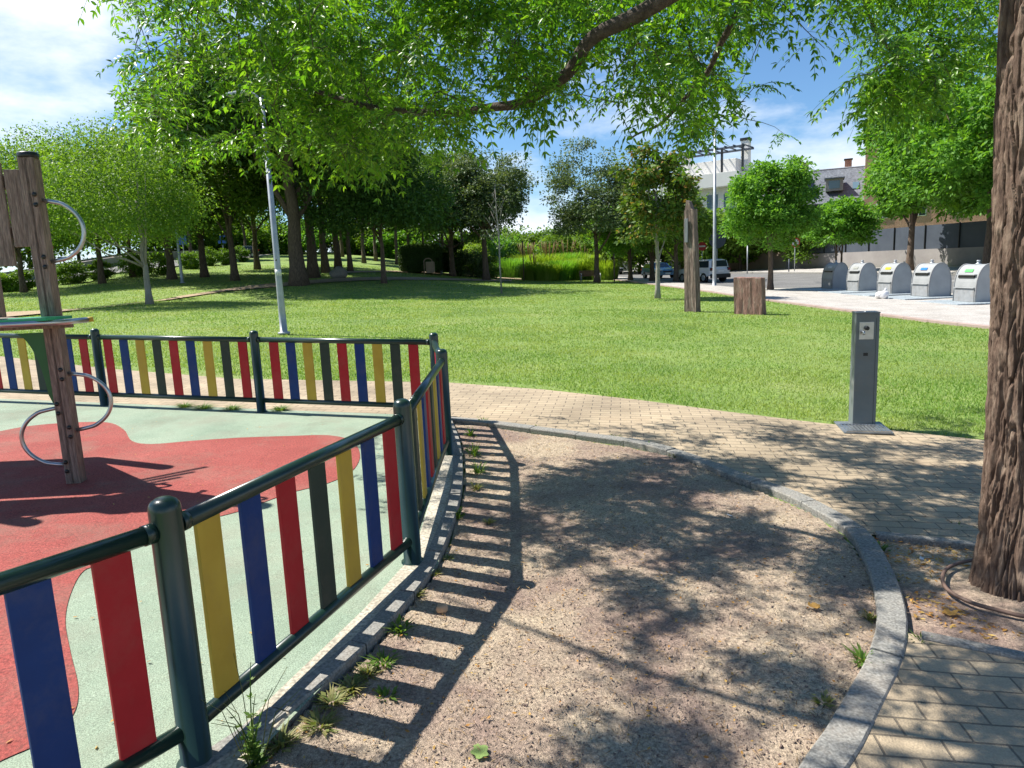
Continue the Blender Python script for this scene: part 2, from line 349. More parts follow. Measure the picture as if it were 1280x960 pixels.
# foliage kinds
M_['lf_near'] = leafmat('leaves_near_tree', [(.035, .11, .012), (.075, .20, .016), (.12, .28, .02), (.20, .36, .03)], .5, .34, .4)
M_['lf_light'] = leafmat('leaves_light_green', [(.09, .18, .03), (.13, .25, .035), (.19, .31, .05)], .42)
M_['lf_mid'] = leafmat('leaves_mid_green', [(.075, .15, .02), (.11, .20, .028), (.15, .24, .04)], .42)
M_['lf_bright'] = leafmat('leaves_bright_green', [(.08, .20, .03), (.12, .28, .04), (.17, .34, .055)], .45)
M_['lf_dark'] = leafmat('leaves_dark_green', [(.045, .105, .025), (.07, .145, .032), (.10, .18, .042)], .38)
M_['lf_grey'] = leafmat('leaves_grey_green', [(.07, .12, .045), (.11, .165, .07), (.17, .22, .11)], .25)
M_['lf_magnolia'] = leafmat('leaves_tinged_red', [(.05, .10, .02), (.07, .14, .025), (.10, .17, .03), (.11, .18, .03), (.12, .19, .04), (.26, .15, .04)], .3)
M_['lf_yellow'] = leafmat('leaves_yellow_green', [(.15, .26, .02), (.20, .32, .04), (.27, .36, .07)], .45)
M_['lf_hedge'] = leafmat('leaves_hedge', [(.04, .085, .02), (.065, .125, .03)], .25)
M_['lf_box'] = leafmat('leaves_round_bush', [(.07, .15, .015), (.11, .21, .02), (.16, .27, .03)], .35)
M_['lf_plume'] = leafmat('plume', [(.30, .20, .12), (.38, .30, .16)], .4)

def paver_mat():
    m = bpy.data.materials.new('pavers'); m.use_nodes = True; t = m.node_tree; p = t.nodes['Principled BSDF']; n = t.nodes.new; l = t.links.new
    tc = n('ShaderNodeTexCoord'); mp = n('ShaderNodeMapping'); mp.inputs['Rotation'].default_value = (0, 0, math.radians(9)); l(tc.outputs['Object'], mp.inputs[0])
    # small wobble so the courses are not ruler straight
    wn = n('ShaderNodeTexNoise'); wn.inputs['Scale'].default_value = 3; l(mp.outputs[0], wn.inputs[0])
    wa = n('ShaderNodeVectorMath'); wa.operation = 'MULTIPLY_ADD'; wa.inputs[1].default_value = (.016, .016, 0); l(wn.outputs['Color'], wa.inputs[0]); l(mp.outputs[0], wa.inputs[2])
    br = n('ShaderNodeTexBrick'); br.offset = .5; br.inputs['Scale'].default_value = 1; br.inputs['Brick Width'].default_value = .21; br.inputs['Row Height'].default_value = .105
    br.inputs['Mortar Size'].default_value = .0048; br.inputs['Mortar Smooth'].default_value = .35; br.inputs['Bias'].default_value = 0
    br.inputs['Color1'].default_value = (.42, .335, .225, 1); br.inputs['Color2'].default_value = (.35, .275, .185, 1); br.inputs['Mortar'].default_value = (.17, .14, .10, 1); l(wa.outputs[0], br.inputs[0])
    n1 = n('ShaderNodeTexNoise'); n1.inputs['Scale'].default_value = 1.1; n1.inputs['Detail'].default_value = 8; l(mp.outputs[0], n1.inputs[0])
    mr = n('ShaderNodeMapRange'); mr.inputs['From Min'].default_value = .3; mr.inputs['From Max'].default_value = .7; mr.inputs['To Min'].default_value = .72; mr.inputs['To Max'].default_value = 1.15; l(n1.outputs[0], mr.inputs[0])
    n2 = n('ShaderNodeTexNoise'); n2.inputs['Scale'].default_value = 120; n2.inputs['Detail'].default_value = 3; l(mp.outputs[0], n2.inputs[0])
    mr2 = n('ShaderNodeMapRange'); mr2.inputs['To Min'].default_value = .7; mr2.inputs['To Max'].default_value = 1.3; l(n2.outputs[0], mr2.inputs[0])
    mu = n('ShaderNodeMath'); mu.operation = 'MULTIPLY'; l(mr.outputs[0], mu.inputs[0]); l(mr2.outputs[0], mu.inputs[1])
    vm = n('ShaderNodeVectorMath'); vm.operation = 'SCALE'; l(br.outputs[0], vm.inputs[0]); l(mu.outputs[0], vm.inputs['Scale'])
    # weathered dusty patches
    n3 = n('ShaderNodeTexNoise'); n3.inputs['Scale'].default_value = .55; n3.inputs['Detail'].default_value = 9; n3.inputs['Roughness'].default_value = .7; l(mp.outputs[0], n3.inputs[0])
    cr = n('ShaderNodeValToRGB'); cr.color_ramp.elements[0].position = .55; cr.color_ramp.elements[1].position = .72; l(n3.outputs[0], cr.inputs[0])
    mx = n('ShaderNodeMix'); mx.data_type = 'RGBA'; mx.inputs[7].default_value = (.30, .22, .14, 1); l(cr.outputs[0], mx.inputs[0]); l(vm.outputs[0], mx.inputs[6])
    l(mx.outputs[2], p.inputs['Base Color']); p.inputs['Roughness'].default_value = .9
    sb = n('ShaderNodeMath'); sb.operation = 'MULTIPLY_ADD'; sb.inputs[1].default_value = -1; l(br.outputs['Fac'], sb.inputs[0]); l(n2.outputs[0], sb.inputs[2])
    bp = n('ShaderNodeBump'); bp.inputs['Distance'].default_value = .006; l(sb.outputs[0], bp.inputs['Height']); l(bp.outputs[0], p.inputs['Normal'])
    return m
M_['pavers'] = paver_mat()
def dirt_mat():
    m = bpy.data.materials.new('bed_dirt'); m.use_nodes = True; t = m.node_tree; p = t.nodes['Principled BSDF']; n = t.nodes.new; l = t.links.new
    tc = n('ShaderNodeTexCoord')
    def noise(s, d=8, r=.6):
        q = n('ShaderNodeTexNoise'); q.inputs['Scale'].default_value = s; q.inputs['Detail'].default_value = d; q.inputs['Roughness'].default_value = r; l(tc.outputs['Object'], q.inputs[0]); return q
    a = noise(1.3, 9, .65); b = noise(70, 5); c = noise(260, 2)
    r1 = n('ShaderNodeValToRGB'); e = r1.color_ramp.elements; e[0].position = .40; e[1].position = .60; e[0].color = (.295, .21, .165, 1); e[1].color = (.48, .385, .27, 1); l(a.outputs[0], r1.inputs[0])
    r2 = n('ShaderNodeMapRange'); r2.inputs['From Min'].default_value = .32; r2.inputs['From Max'].default_value = .68; r2.inputs['To Min'].default_value = .55; r2.inputs['To Max'].default_value = 1.35; l(b.outputs[0], r2.inputs[0])
    r3 = n('ShaderNodeMapRange'); r3.inputs['From Min'].default_value = .3; r3.inputs['From Max'].default_value = .7; r3.inputs['To Min'].default_value = .55; r3.inputs['To Max'].default_value = 1.5; l(c.outputs[0], r3.inputs[0])
    mu = n('ShaderNodeMath'); mu.operation = 'MULTIPLY'; l(r2.outputs[0], mu.inputs[0]); l(r3.outputs[0], mu.inputs[1])
    vm = n('ShaderNodeVectorMath'); vm.operation = 'SCALE'; l(r1.outputs[0], vm.inputs[0]); l(mu.outputs[0], vm.inputs['Scale']); l(vm.outputs[0], p.inputs['Base Color'])
    p.inputs['Roughness'].default_value = .95; ad = n('ShaderNodeMath'); ad.operation = 'ADD'; l(b.outputs[0], ad.inputs[0]); l(c.outputs[0], ad.inputs[1])
    bp = n('ShaderNodeBump'); bp.inputs['Distance'].default_value = .008; l(ad.outputs[0], bp.inputs['Height']); l(bp.outputs[0], p.inputs['Normal']); return m
M_['bed'] = dirt_mat()

# ------------------------------------------------------------ the ground
ys = np.r_[np.arange(-30, 6, 2.), np.arange(6, 120, 1.), np.geomspace(120, 900, 24)]
xs = np.r_[-np.geomspace(60, 900, 20)[::-1], np.arange(-59, 60, 1.), np.geomspace(60, 900, 20)]
X, Y = np.meshgrid(xs, ys); V = np.c_[X.ravel(), Y.ravel(), (T(X, Y)-.045).ravel()]; nx = len(xs)
I = np.arange(len(ys)-1)[:, None]*nx+np.arange(nx-1)[None]; I = I.ravel()
struct('lawn', mesh_np('lawn', V, np.c_[I, I+1, I+nx+1, I+nx], True), M_['lawn'], 'short green park lawn sloping down to the street')

# pixel outlines turned into places on the near ground
Gp = lambda pts, off=0: [G(*p, off)[:2] for p in pts]
KO = Gp([(564, 522), (600, 525), (640, 530), (735, 542), (800, 551), (865, 568), (930, 594), (990, 613), (1040, 637), (1085, 665), (1115, 715), (1130, 762), (1131, 800), (1120, 840), (1100, 880), (1076, 930), (1056, 960)])
KI = Gp([(564, 526), (600, 530), (640, 536), (735, 549), (800, 559), (865, 577), (930, 605), (985, 625), (1030, 648), (1062, 674), (1086, 715), (1097, 762), (1099, 800), (1090, 840), (1066, 885), (1036, 930), (1010, 960)])
KO += [np.array([.78, 1.72]), np.array([.55, 1.45]), np.array([.2, 1.2]), np.array([-.3, 1.0])]
KI += [np.array([.70, 1.80]), np.array([.48, 1.53]), np.array([.15, 1.28]), np.array([-.3, 1.08])]
KO = [p[:2] for p in catmull([np.r_[p, 0] for p in KO], 4)]; KI = [p[:2] for p in catmull([np.r_[p, 0] for p in KI], 4)]
FK = Gp([(566, 524), (577, 553), (581, 590), (577, 627), (559, 683), (541, 717), (505, 762), (462, 808), (405, 858), (352, 905)])   # fence side kerb, outer edge
FK += [np.array([-1.02, 2.0]), np.array([-1.3, 1.5]), np.array([-1.5, 1.0])]
PATHFAR = [np.array(p) for p in [(-30, 25.), (-18, 17.6), (-9.45, 12.86), (-6.5, 11.1), (-3.94, 9.9), (-.87, 9.37), (.4, 8.75), (1.49, 7.99), (2.3, 7.3), (3.0, 6.75), (3.7, 6.3), (4.3, 5.9), (6, 5.0), (9, 3.6), (14, 2.2)]]
PIT = Gp([(1088, 668), (1216, 681)]); PITB = Gp([(1138, 792), (1282, 820)])
pit_tr = PIT[1]+(PIT[1]-PIT[0])*2.2; pit_br = np.array([pit_tr[0]-.15, PITB[1][1]-(PITB[0][1]-PITB[1][1])*1.6])
def nearest(P, q): return int(np.argmin([np.hypot(*(p-q)) for p in P]))
i1 = nearest(KO, PIT[0]); i2 = nearest(KO, PITB[0])

# fence posts (world)
P1 = np.array([-1.08, 2.05]); P2 = np.array([-.58, 3.58]); PB = np.array([-.57, 5.72]); C1 = np.array([-2.78, 7.57]); C2 = np.array([-4.78, 8.05])
PA = np.array([-.78, 7.10]); C3 = C2+(C2-C1)*1.02+np.array([-.02, 0]); C4 = C3+(C3-C2)
P0 = P1+np.array([-1.03, -1.52])
floor_out = [np.array([-1.18, 1.0]), P1+(.14, -.1), P2+(.14, -.05), PB+(.13, 0), PA+(.10, .12), C1+(.03, .12), C2+(.02, .12), C4+(0, .12), np.array([C4[0], -1.]), np.array([-2.6, -1.0])]
right_side = [np.array([14, -4.]), np.array([-.3, -4.])]
path = PATHFAR+right_side+KO[::-1][:len(KO)-i2]+[PITB[0], PITB[1], pit_br, pit_tr, PIT[1], PIT[0]]+KO[:i1+1][::-1]+[PA+(.2, .13), C1+(.03, .125), C2+(.02, .125), C4+(0, .125), np.array([-30, C4[1]+6])]
sheet('paved_path', path, 0, M_['pavers'], label='tan block paved path curving past the playground')
sheet('playground_floor', floor_out, .004, M_['rubber_green'], label='pale green rubber playground floor')
redpts = [(-60, 555), (0, 540), (40, 533), (90, 529), (135, 529), (155, 538), (165, 552), (190, 556), (240, 552), (300, 548), (360, 546), (410, 545), (440, 552), (450, 570), (440, 590), (410, 605), (360, 618), (300, 640), (240, 655), (180, 675), (130, 705), (105, 715), (90, 740), (82, 775), (88, 815), (98, 860), (92, 895), (60, 925), (20, 945), (-40, 965), (-160, 965)]
red = [p[:2] for p in catmull([G(*p) for p in redpts], 5)]+[np.array([-4.5, 1.5]), np.array([-7.5, 3.5]), np.array([-7.5, 6.0])]
sheet('red_floor_patch', red, .008, M_['rubber_red'], label='wavy red rubber patch in the playground floor')
# concrete edging under the fence and the kerb of the bed on the fence side
edge_l = [P1+(.02, -1.0), P1+(.02, -.05), P2+(.03, -.05), PB+(.045, 0), PA+(.06, .05)]
cl = [p+(np.array([.03, 0])) for p in edge_l]
struct('concrete_edging', kerbmesh([np.array([-1.25, 1.0])]+[p for p in (P1+(.055, -.1), P2+(.055, -.05), PB+(.03, -.02), PA+(.03, .03))], .13, .012, .08, 2.2, .002), M_['concrete'], 'flat concrete edging under the coloured fence')
fkc = [p+np.array([-.055, .0]) for p in FK]
struct('fence_side_kerb', kerbmesh([p[:2] for p in catmull([np.r_[p, 0] for p in fkc], 4)], .085, .018, .1, .5), M_['kerb'], 'narrow grey kerb between fence and planting bed')
ck = []
for i_, p_ in enumerate(KO):
    d_ = KO[min(i_+1, len(KO)-1)]-KO[max(i_-1, 0)]; d_ = d_/np.hypot(*d_); ck.append(p_+np.array([d_[1], -d_[0]])*.052)
struct('curved_kerb', kerbmesh(ck, .122, .010, .1, .5, .003), M_['kerb'], 'curved grey kerb round the planting bed')
struct('tree_pit_kerb', kerbmesh([PIT[0]+(.03, .01), PIT[1], pit_tr, pit_br, PITB[1]+(0, -.02), PITB[0]+(.03, -.02)], .06, .014, .1, .6), M_['kerb'], 'grey edging of the tree pit')

# the bed: fine uneven soil
bed = KI+FK[::-1]
bx0, bx1, by0, by1 = -1.6, 2.4, .9, 7.5
gx = np.arange(bx0, bx1, .02); gy = np.arange(by0, by1, .02); X, Y = np.meshgrid(gx, gy)
Z = T(X, Y)-.026+.008*fbm(X*2, Y*2, 0, 3, 5)+.006*fbm(X*18, Y*18, 0, 3, 9)
Z = np.maximum(Z, T(X, Y)-.040)
big = [p+(p-np.array([.5, 4]))*.012 for p in bed]
ok = inpoly(X, Y, big); nx = len(gx); I = (np.arange(len(gy)-1)[:, None]*nx+np.arange(nx-1)[None]).ravel(); I = I[ok.ravel()[I] & ok.ravel()[I+1] & ok.ravel()[I+nx]]
struct('planting_bed', mesh_np('bed', np.c_[X.ravel(), Y.ravel(), Z.ravel()], np.c_[I, I+1, I+nx+1, I+nx], True), M_['bed'], 'bare reddish soil bed beside the fence')
pitp = [PIT[0], PIT[1], pit_tr, pit_br, PITB[1], PITB[0]]+KO[i1:i2+1][::-1]
gx = np.arange(1.4, 5.2, .02); gy = np.arange(1.5, 4.4, .02); X, Y = np.meshgrid(gx, gy); Z = T(X, Y)-.028+.012*fbm(X*3, Y*3, 0, 4, 6)+.05*np.exp(-((X-2.5)**2+(Y-3.1)**2)/.12)
ok = inpoly(X, Y, pitp); nx = len(gx); I = (np.arange(len(gy)-1)[:, None]*nx+np.arange(nx-1)[None]).ravel(); I = I[ok.ravel()[I]]
struct('tree_pit', mesh_np('pit', np.c_[X.ravel(), Y.ravel(), Z.ravel()], np.c_[I, I+1, I+nx+1, I+nx], True), M_['bed'], 'soil of the tree pit at the right')

# dirt track over the lawn, gravel path behind, far left street
tr = [at(-40, 24), at(60, 25.5), at(100, 27), at(200, 34), at(300, 41), at(400, 46), at(520, 52), at(640, 60)]
strip('dirt_track', [p[:2]+(0, 2.0) for p in tr], [p[:2]-(0, 2.2) for p in tr], .012, M_['tan_dirt'], 90, label='tan dirt track crossing the lawn')
tr = [at(420, 55), at(500, 62), at(560, 66), at(640, 67), at(690, 65)]
strip('gravel_path', [p[:2]+(0, 1.8) for p in tr], [p[:2]-(0, 1.5) for p in tr], .01, M_['tan_dirt'], 40, label='sandy strip in front of the hedges')
ln = [at(-120, 47), at(0, 50), at(90, 53), at(165, 58), at(240, 68), at(300, 80), at(360, 105)]
lf = [p[:2]+(-9, 9) for p in ln]
strip('left_street', [p[:2]+(-1.6, 1.2) for p in ln], lf, .03, M_['asphalt'], 60, 8, label='grey street at the left beyond the lawn')
struct('left_street_kerb', kerbmesh([p[:2]+(-1.5, 1.1) for p in ln], .3, .12, .2, 2.), M_['pale_pave'], 'pale kerb of the left street')
# right side: pavement, street, far pavement
LE = [(10.9, -12), (11.3, 10), (11.22, 15.9), (10.9, 17.4), (10.67, 21.9), (10.46, 28.2), (10.5, 39.1), (9.9, 56), (8.6, 76), (5, 110), (-2, 160)]
KE = [(19.2, -12), (19.2, 10), (19.0, 17), (18.6, 22), (18.4, 28.2), (18.1, 37.2), (13.4, 41), (12.7, 56), (11.6, 76), (8, 110), (1, 160)]
FE = [(33, -12), (33, 10), (32, 17.4), (31, 21.9), (30, 28.2), (28, 39.1), (25, 56), (21, 76), (15, 110), (7, 160)]
WE = [(38, -12), (37.3, 10), (37, 17.4), (36, 30), (34.5, 45), (31.5, 57), (27.5, 72), (24, 82), (18, 112), (9, 160)]
strip('pavement', LE, KE, .02, M_['pale_pave'], 90, 6, label='pale concrete pavement beside the lawn')
strip('street', KE, FE, -.0, M_['asphalt'], 90, 6, label='grey asphalt street at the right')
strip('far_pavement', FE, WE, .10, M_['pale_pave'], 90, 4, label='pale pavement along the far wall')
struct('street_kerb', kerbmesh(KE, .16, .035, .2, 1.), M_['kerb'], 'kerb stones of the near pavement')
struct('far_kerb', kerbmesh(FE, .16, .115, .25, 1.), M_['kerb'], 'kerb stones of the far pavement')
brk = [np.array(p)-(.06, 0) for p in LE]
struct('lawn_edging', kerbmesh([np.array(p) for p in LE], .18, .03, .1, 1.), mat('edging_red', [(.30, .22, .19), (.38, .29, .26)], 3, .9), 'reddish edging between lawn and pavement')
# steel apron slabs under the containers
for k, (x, y) in enumerate([(16.6, 24.7), (16.7, 28.0), (16.75, 30.8), (16.8, 33.4), (16.85, 36.2)]):
    me = MB().box((x-.15, y, float(T(x, y))+.035), (2.7, 2.5, .04), bev=.008).build('container_apron', M_['apron']); me['kind'] = 'structure'
for dx in (4.2, 8.0):
    A = [np.array(k)+(dx, 0) for k in KE[5:9]]
    pass
zb = [(24.4, 38.2), (24.4, 38.8), (21.5, 39.6), (21.5, 39.0)]
sheet('road_marking', [(22, 37.2), (25.4, 36.4), (25.4, 36.7), (22, 37.5)], .012, M_['white_paint'])

# ------------------------------------------------------------ grass blades
def blades(px, py, h, wdt, base=-.04):
    n = len(px); a = rng.uniform(0, 2*PI, n); lean = rng.normal(0, .45, (n, 2))*h[:, None]
    z = T(px, py)+base; dx = np.cos(a)*wdt/2; dy = np.sin(a)*wdt/2
    V = np.empty((n, 3, 3)); V[:, 0] = np.c_[px-dx, py-dy, z]; V[:, 1] = np.c_[px+dx, py+dy, z]; V[:, 2] = np.c_[px+lean[:, 0], py+lean[:, 1], z+h]
    return V.reshape(-1, 3), np.arange(3*n).reshape(-1, 3)
n = 620000
yy = 4*np.exp(rng.uniform(0, 1, n)*math.log(70/4.)); xx = rng.uniform(-1.0, .95, n)*yy
xx = np.where(rng.random(n) < .08, rng.uniform(-8, 12, n), xx)
LAWN = PATHFAR+[np.array(p) for p in LE[1:9]]+[np.array([-60, 76.]), np.array([-60, 30])]
ok = inpoly(xx, yy, LAWN)
# worn strip beside the path
dist_edge = np.min([np.hypot(xx-p[0], yy-p[1]) for p in [np.array(q[:2]) for q in catmull([np.r_[p, 0] for p in PATHFAR[1:12]], 8)]], axis=0)
worn = (fbm(xx*.7, yy*.7, 0, 4, 3)*.9+.55-dist_edge*1.3 > .1)
thin = (fbm(xx*.35, yy*.35, 0, 4, 8) > .22)
ok &= ~(worn & (rng.random(n) < .82)) & ~(thin & (rng.random(n) < .4))
TRK = [(p[0], p[1]+1.9) for p in [at(-40, 24), at(60, 25.5), at(100, 27), at(200, 34), at(300, 41), at(400, 46), at(520, 52)]]
ok &= ~inpoly(xx, yy, TRK+[(x, y-4.2) for x, y in TRK[::-1]])
xx, yy = xx[ok], yy[ok]; hh = rng.uniform(.024, .042, len(xx))*(1+yy*.008); ww = .004+.0011*yy
Vb, Fb = blades(xx, yy, hh, ww*rng.uniform(.7, 1.3, len(xx)), -.05)
stuff('grass', mesh_np('grass', Vb, Fb), M_['grass'], 'short mown grass covering the lawn', 'grass')

# ------------------------------------------------------------ leaves and trees
def leaf_quads(P, D, Nn, Ln, Wd):
    S = np.cross(D, Nn); S /= np.linalg.norm(S, axis=1)[:, None]+1e-9
    V = np.empty((len(P), 4, 3)); V[:, 0] = P; V[:, 1] = P+D*(Ln*.45)[:, None]+S*(Wd/2)[:, None]; V[:, 2] = P+D*Ln[:, None]; V[:, 3] = P+D*(Ln*.45)[:, None]-S*(Wd/2)[:, None]
    return V.reshape(-1, 3), np.arange(4*len(P)).reshape(-1, 4)
def unit(n, r=None):
    v = (r or rng).normal(size=(n, 3)); return v/np.linalg.norm(v, axis=1)[:, None]
def crown_mesh(name, c, r, n, leaf, nc=None, sig=.16, seed=0, droop=.0, flat=.55, low=-.75, lump=.5, aspect=.55, solid=.5):
    """leaf clumps through an uneven ellipsoid; c centre, r radii"""
    R = np.array(r, float); q = np.random.default_rng(seed+11); nc = nc or max(36, n//130)
    d = q.normal(size=(nc*3, 3)); d /= np.linalg.norm(d, axis=1)[:, None]; d = d[d[:, 2] > low][:nc]; nc = len(d)
    rad = q.uniform(solid, 1, nc)**.7*(1+lump*1.4*fbm(d[:, 0]*1.7+seed, d[:, 1]*1.7, d[:, 2]*1.7, 3, seed))
    C = d*rad[:, None]*R
    k = q.integers(0, nc, n); s = sig*R.mean()*q.uniform(.6, 1.4, nc)
    P = np.clip(q.normal(size=(n, 3)), -1.5, 1.5)*s[k][:, None]*np.array([1, 1, flat]); P[:, 2] -= droop*np.hypot(P[:, 0], P[:, 1]); P += C[k]
    D = P-C[k]+q.normal(size=(n, 3))*s[k][:, None]*.8; D[:, 2] -= np.abs(q.normal(size=n))*s[k]*.5; D /= np.linalg.norm(D, axis=1)[:, None]+1e-9
    Nn = q.normal(size=(n, 3))*.55+np.array([0, 0, 1]); Ln = 1.35*leaf*q.uniform(.65, 1.35, n)
    V, Fa = leaf_quads(P+np.array(c), D, Nn, Ln, Ln*aspect); return mesh_np(name, V, Fa), C+np.array(c)
def trunk_mesh(r0, h, targets, seed=0, fork=.45, wob=.04, flare=1.5, stems=1):
    q = random.Random(seed); m = MB()
    for st in range(stems):
        ox = (st-(stems-1)/2)*r0*5
        pts = []; rad = []
        for i in range(9):
            t = i/8; pts.append((ox*(1-.0*t)+q.uniform(-wob, wob)*h*t*.5, q.uniform(-wob, wob)*h*t*.5, -.15+t*h)); rad.append(r0*(1-.55*t)*(1+(flare-1)*math.exp(-t*14)))
        m.tube(pts, rad, 10)
        for tg in targets:
            k = q.randint(3, 7); p0 = Vector(pts[k]); p3 = Vector(tg); mid = p0.lerp(p3, .5)+Vector((0, 0, -(p3-p0).length*.08))
            m.tube([p0, p0.lerp(mid, .5)+Vector((0, 0, .05)), mid, p3], [rad[k]*.55, rad[k]*.42, rad[k]*.3, rad[k]*.1], 6)
    return m
def tree(px, dist, label, trunk_r, ztop, cw, zlow, lm, n, leaf, name='tree', bark='bark', group=None, seed=0, cat='tree', loc=None, cy=None, stems=1, lean=0, **kw):
    """ztop, zlow: crown top and bottom in metres above the base; cw: crown half width"""
    p = at(px, dist) if loc is None else loc
    o = thing(name, p+np.array([0, 0, -.03]), label, cat, group)
    zc = (ztop+zlow)/2; me, C = crown_mesh('crown', (lean, 0, zc), (cw, cy or cw, (ztop-zlow)/2), n, leaf, seed=seed, **kw)
    link('crown', me, M_[lm], o)
    tg = [C[i] for i in range(0, len(C), max(1, len(C)//9))][:9]
    trunk_mesh(trunk_r, zlow+(ztop-zlow)*.55, [(t[0]*.75, t[1]*.75, t[2]) for t in tg if t[2] > zlow*.9], seed, stems=stems).build('trunk', M_[bark], o)
    return o
ORD = ['first', 'second', 'third', 'fourth', 'fifth', 'sixth', 'seventh', 'eighth', 'ninth', 'tenth', 'eleventh', 'twelfth', 'thirteenth']
def rank(lst, px): return ORD[sorted(lst).index(px)]
def m_px(dy, dist): return dy*dist/F

g1 = 'light green trees on the left lawn'
tree(187, 31, 'light green tree with slim leaning trunk nearest on the left lawn', .14, 6.9, 3.2, 1.9, 'lf_light', 42000, .085, seed=1, group=g1, bark='bark_pale', lean=-1.0, droop=.3, low=-.6)
tree(128, 48, 'light green tree with dark trunk behind the round bushes at left', .2, 9.6, 4.6, 2.2, 'lf_light', 32000, .13, seed=2, group=g1, droop=.3, lean=-.5)
tree(166, 54, 'light green tree in the row along the left street, second trunk', .2, 9.5, 4.6, 2.4, 'lf_light', 24000, .14, seed=3, group=g1)
tree(30, 44, 'light green tree at far left behind the climbing tower', .18, 8.6, 4.0, 1.8, 'lf_light', 28000, .12, seed=4, group=g1)
tree(215, 50, 'dark trunked tree just left of the grey lamp pole on the left lawn', .28, 9.5, 4.6, 2.6, 'lf_mid', 16000, .2, seed=5, group='trees of the left rise')
tree(256, 52, 'leaning dark trunked tree between two round bushes', .26, 10, 4.6, 2.7, 'lf_mid', 16000, .2, seed=6, group='trees of the left rise')
tree(294, 48, 'dark trunked tree left of the big old tree', .24, 11, 4.6, 2.8, 'lf_mid', 18000, .2, seed=7, group='trees of the left rise')
tree(322, 62, 'slim tree seen between the lamp pole and its left neighbour', .24, 13, 5.0, 3.2, 'lf_dark', 14000, .24, seed=8, group='trees of the left rise')
tree(374, 43, 'big old tree with thick furrowed trunk and dark crown', .46, 15.5, 8.0, 4.0, 'lf_dark', 60000, .2, name='old_tree', seed=9, sig=.075, nc=700, lean=-1, low=-.5, solid=.3)
tree(392, 50, 'thick trunked tree close behind the big old tree', .36, 14, 3.4, 5.0, 'lf_dark', 18000, .24, seed=10, group='trees behind the big old tree')
tree(407, 56, 'grey trunked tree second behind the big old tree', .28, 14, 3.4, 5.0, 'lf_mid', 14000, .24, seed=12, group='trees behind the big old tree')
tree(423, 60, 'leaning dark tree beyond the mound, left of the grey bench rock', .28, 14, 3.4, 5.0, 'lf_dark', 14000, .24, seed=13, group='trees behind the big old tree')
tree(438, 58, 'slim leaning tree on the mound right of the old tree', .2, 13, 3.2, 4.6, 'lf_mid', 14000, .24, seed=14, group='trees behind the big old tree')
tree(480, 45, 'dark green tree with straight slim trunk on the open lawn', .17, 7.6, 3.8, 1.9, 'lf_dark', 34000, .15, seed=15, low=-.45)
for i, (px, d) in enumerate([(455, 76), (470, 84), (497, 80), (512, 88), (345, 84), (308, 96), (530, 95), (428, 92), (555, 90), (580, 84), (240, 84)]):
    tree(px, d, rank([455, 470, 497, 512, 345, 308, 530, 428, 555, 580, 240], px)+' from the left of the slim far trees on the grassy mound', .2, 12.5+(i % 3), 3.4, 4.6, ('lf_mid', 'lf_bright')[i % 2], 11000, .3, seed=20+i, group='far grove on the mound')
tree(608, 58, 'broad grey green tree behind the bare white sapling', .28, 10.2, 3.9, 2.4, 'lf_grey', 34000, .15, seed=31, low=-.6, lump=.6, nc=160, sig=.13)
tree(566, 62, 'grey green tree left of the bare white sapling, above the cypress', .26, 10, 4.4, 2.9, 'lf_dark', 22000, .2, seed=32)
tree(746, 56, 'grey green holm oak beside the park bench', .22, 9.2, 3.6, 2.0, 'lf_grey', 30000, .14, seed=33, low=-.6, lump=.7, nc=130, sig=.13)
tree(822, 31, 'slender tree with reddish young leaves next to the tall wooden pillar', .11, 6.5, 1.55, 2.5, 'lf_magnolia', 9000, .15, seed=34, bark='bark_pale', lump=.5, low=-.8)
tree(767, 66, 'street tree with dark trunk right of the bench', .22, 6.8, 3.2, 2.1, 'lf_mid', 14000, .19, seed=35, group='street trees by the parked cars')
tree(788, 60, 'street tree standing left of the blue car', .2, 6.4, 3.0, 2.1, 'lf_bright', 14000, .18, seed=36, group='street trees by the parked cars')
tree(815, 57, 'street tree standing in front of the blue car', .2, 6.6, 3.0, 2.1, 'lf_bright', 14000, .18, seed=37, group='street trees by the parked cars')
tree(845, 54, 'street tree between the blue car and the white car', .2, 6.6, 3.0, 2.1, 'lf_mid', 15000, .18, seed=38, group='street trees by the parked cars')
tree(963, 37.5, 'dense round street tree on the near pavement before the white building', .15, 6.7, 1.95, 2.0, 'lf_bright', 30000, .13, seed=39, low=-.85, lump=.35, solid=.5, nc=150, sig=.15)
tree(1048, 56, 'small bright green tree with twin stems behind the leftmost container', .09, 5.8, 2.4, 2.0, 'lf_bright', 14000, .2, seed=40, stems=2, lump=.5)
tree(1137, 50, 'large bright green tree spreading behind the containers', .24, 13.6, 4.0, 1.6, 'lf_bright', 52000, .22, seed=41, lean=1.3, nc=260, sig=.11, lump=.5, low=-.7, droop=.25, solid=.3)
tree(1232, 42, 'bright green tree spreading behind the near trunk at the right', .22, 12.0, 4.4, 2.2, 'lf_bright', 38000, .22, seed=42, lump=.5, nc=220, sig=.11, droop=.25, solid=.3)
tree(1012, 68, 'dark leafy tree behind the round traffic sign', .2, 5.4, 2.8, 1.0, 'lf_mid', 12000, .2, seed=43)
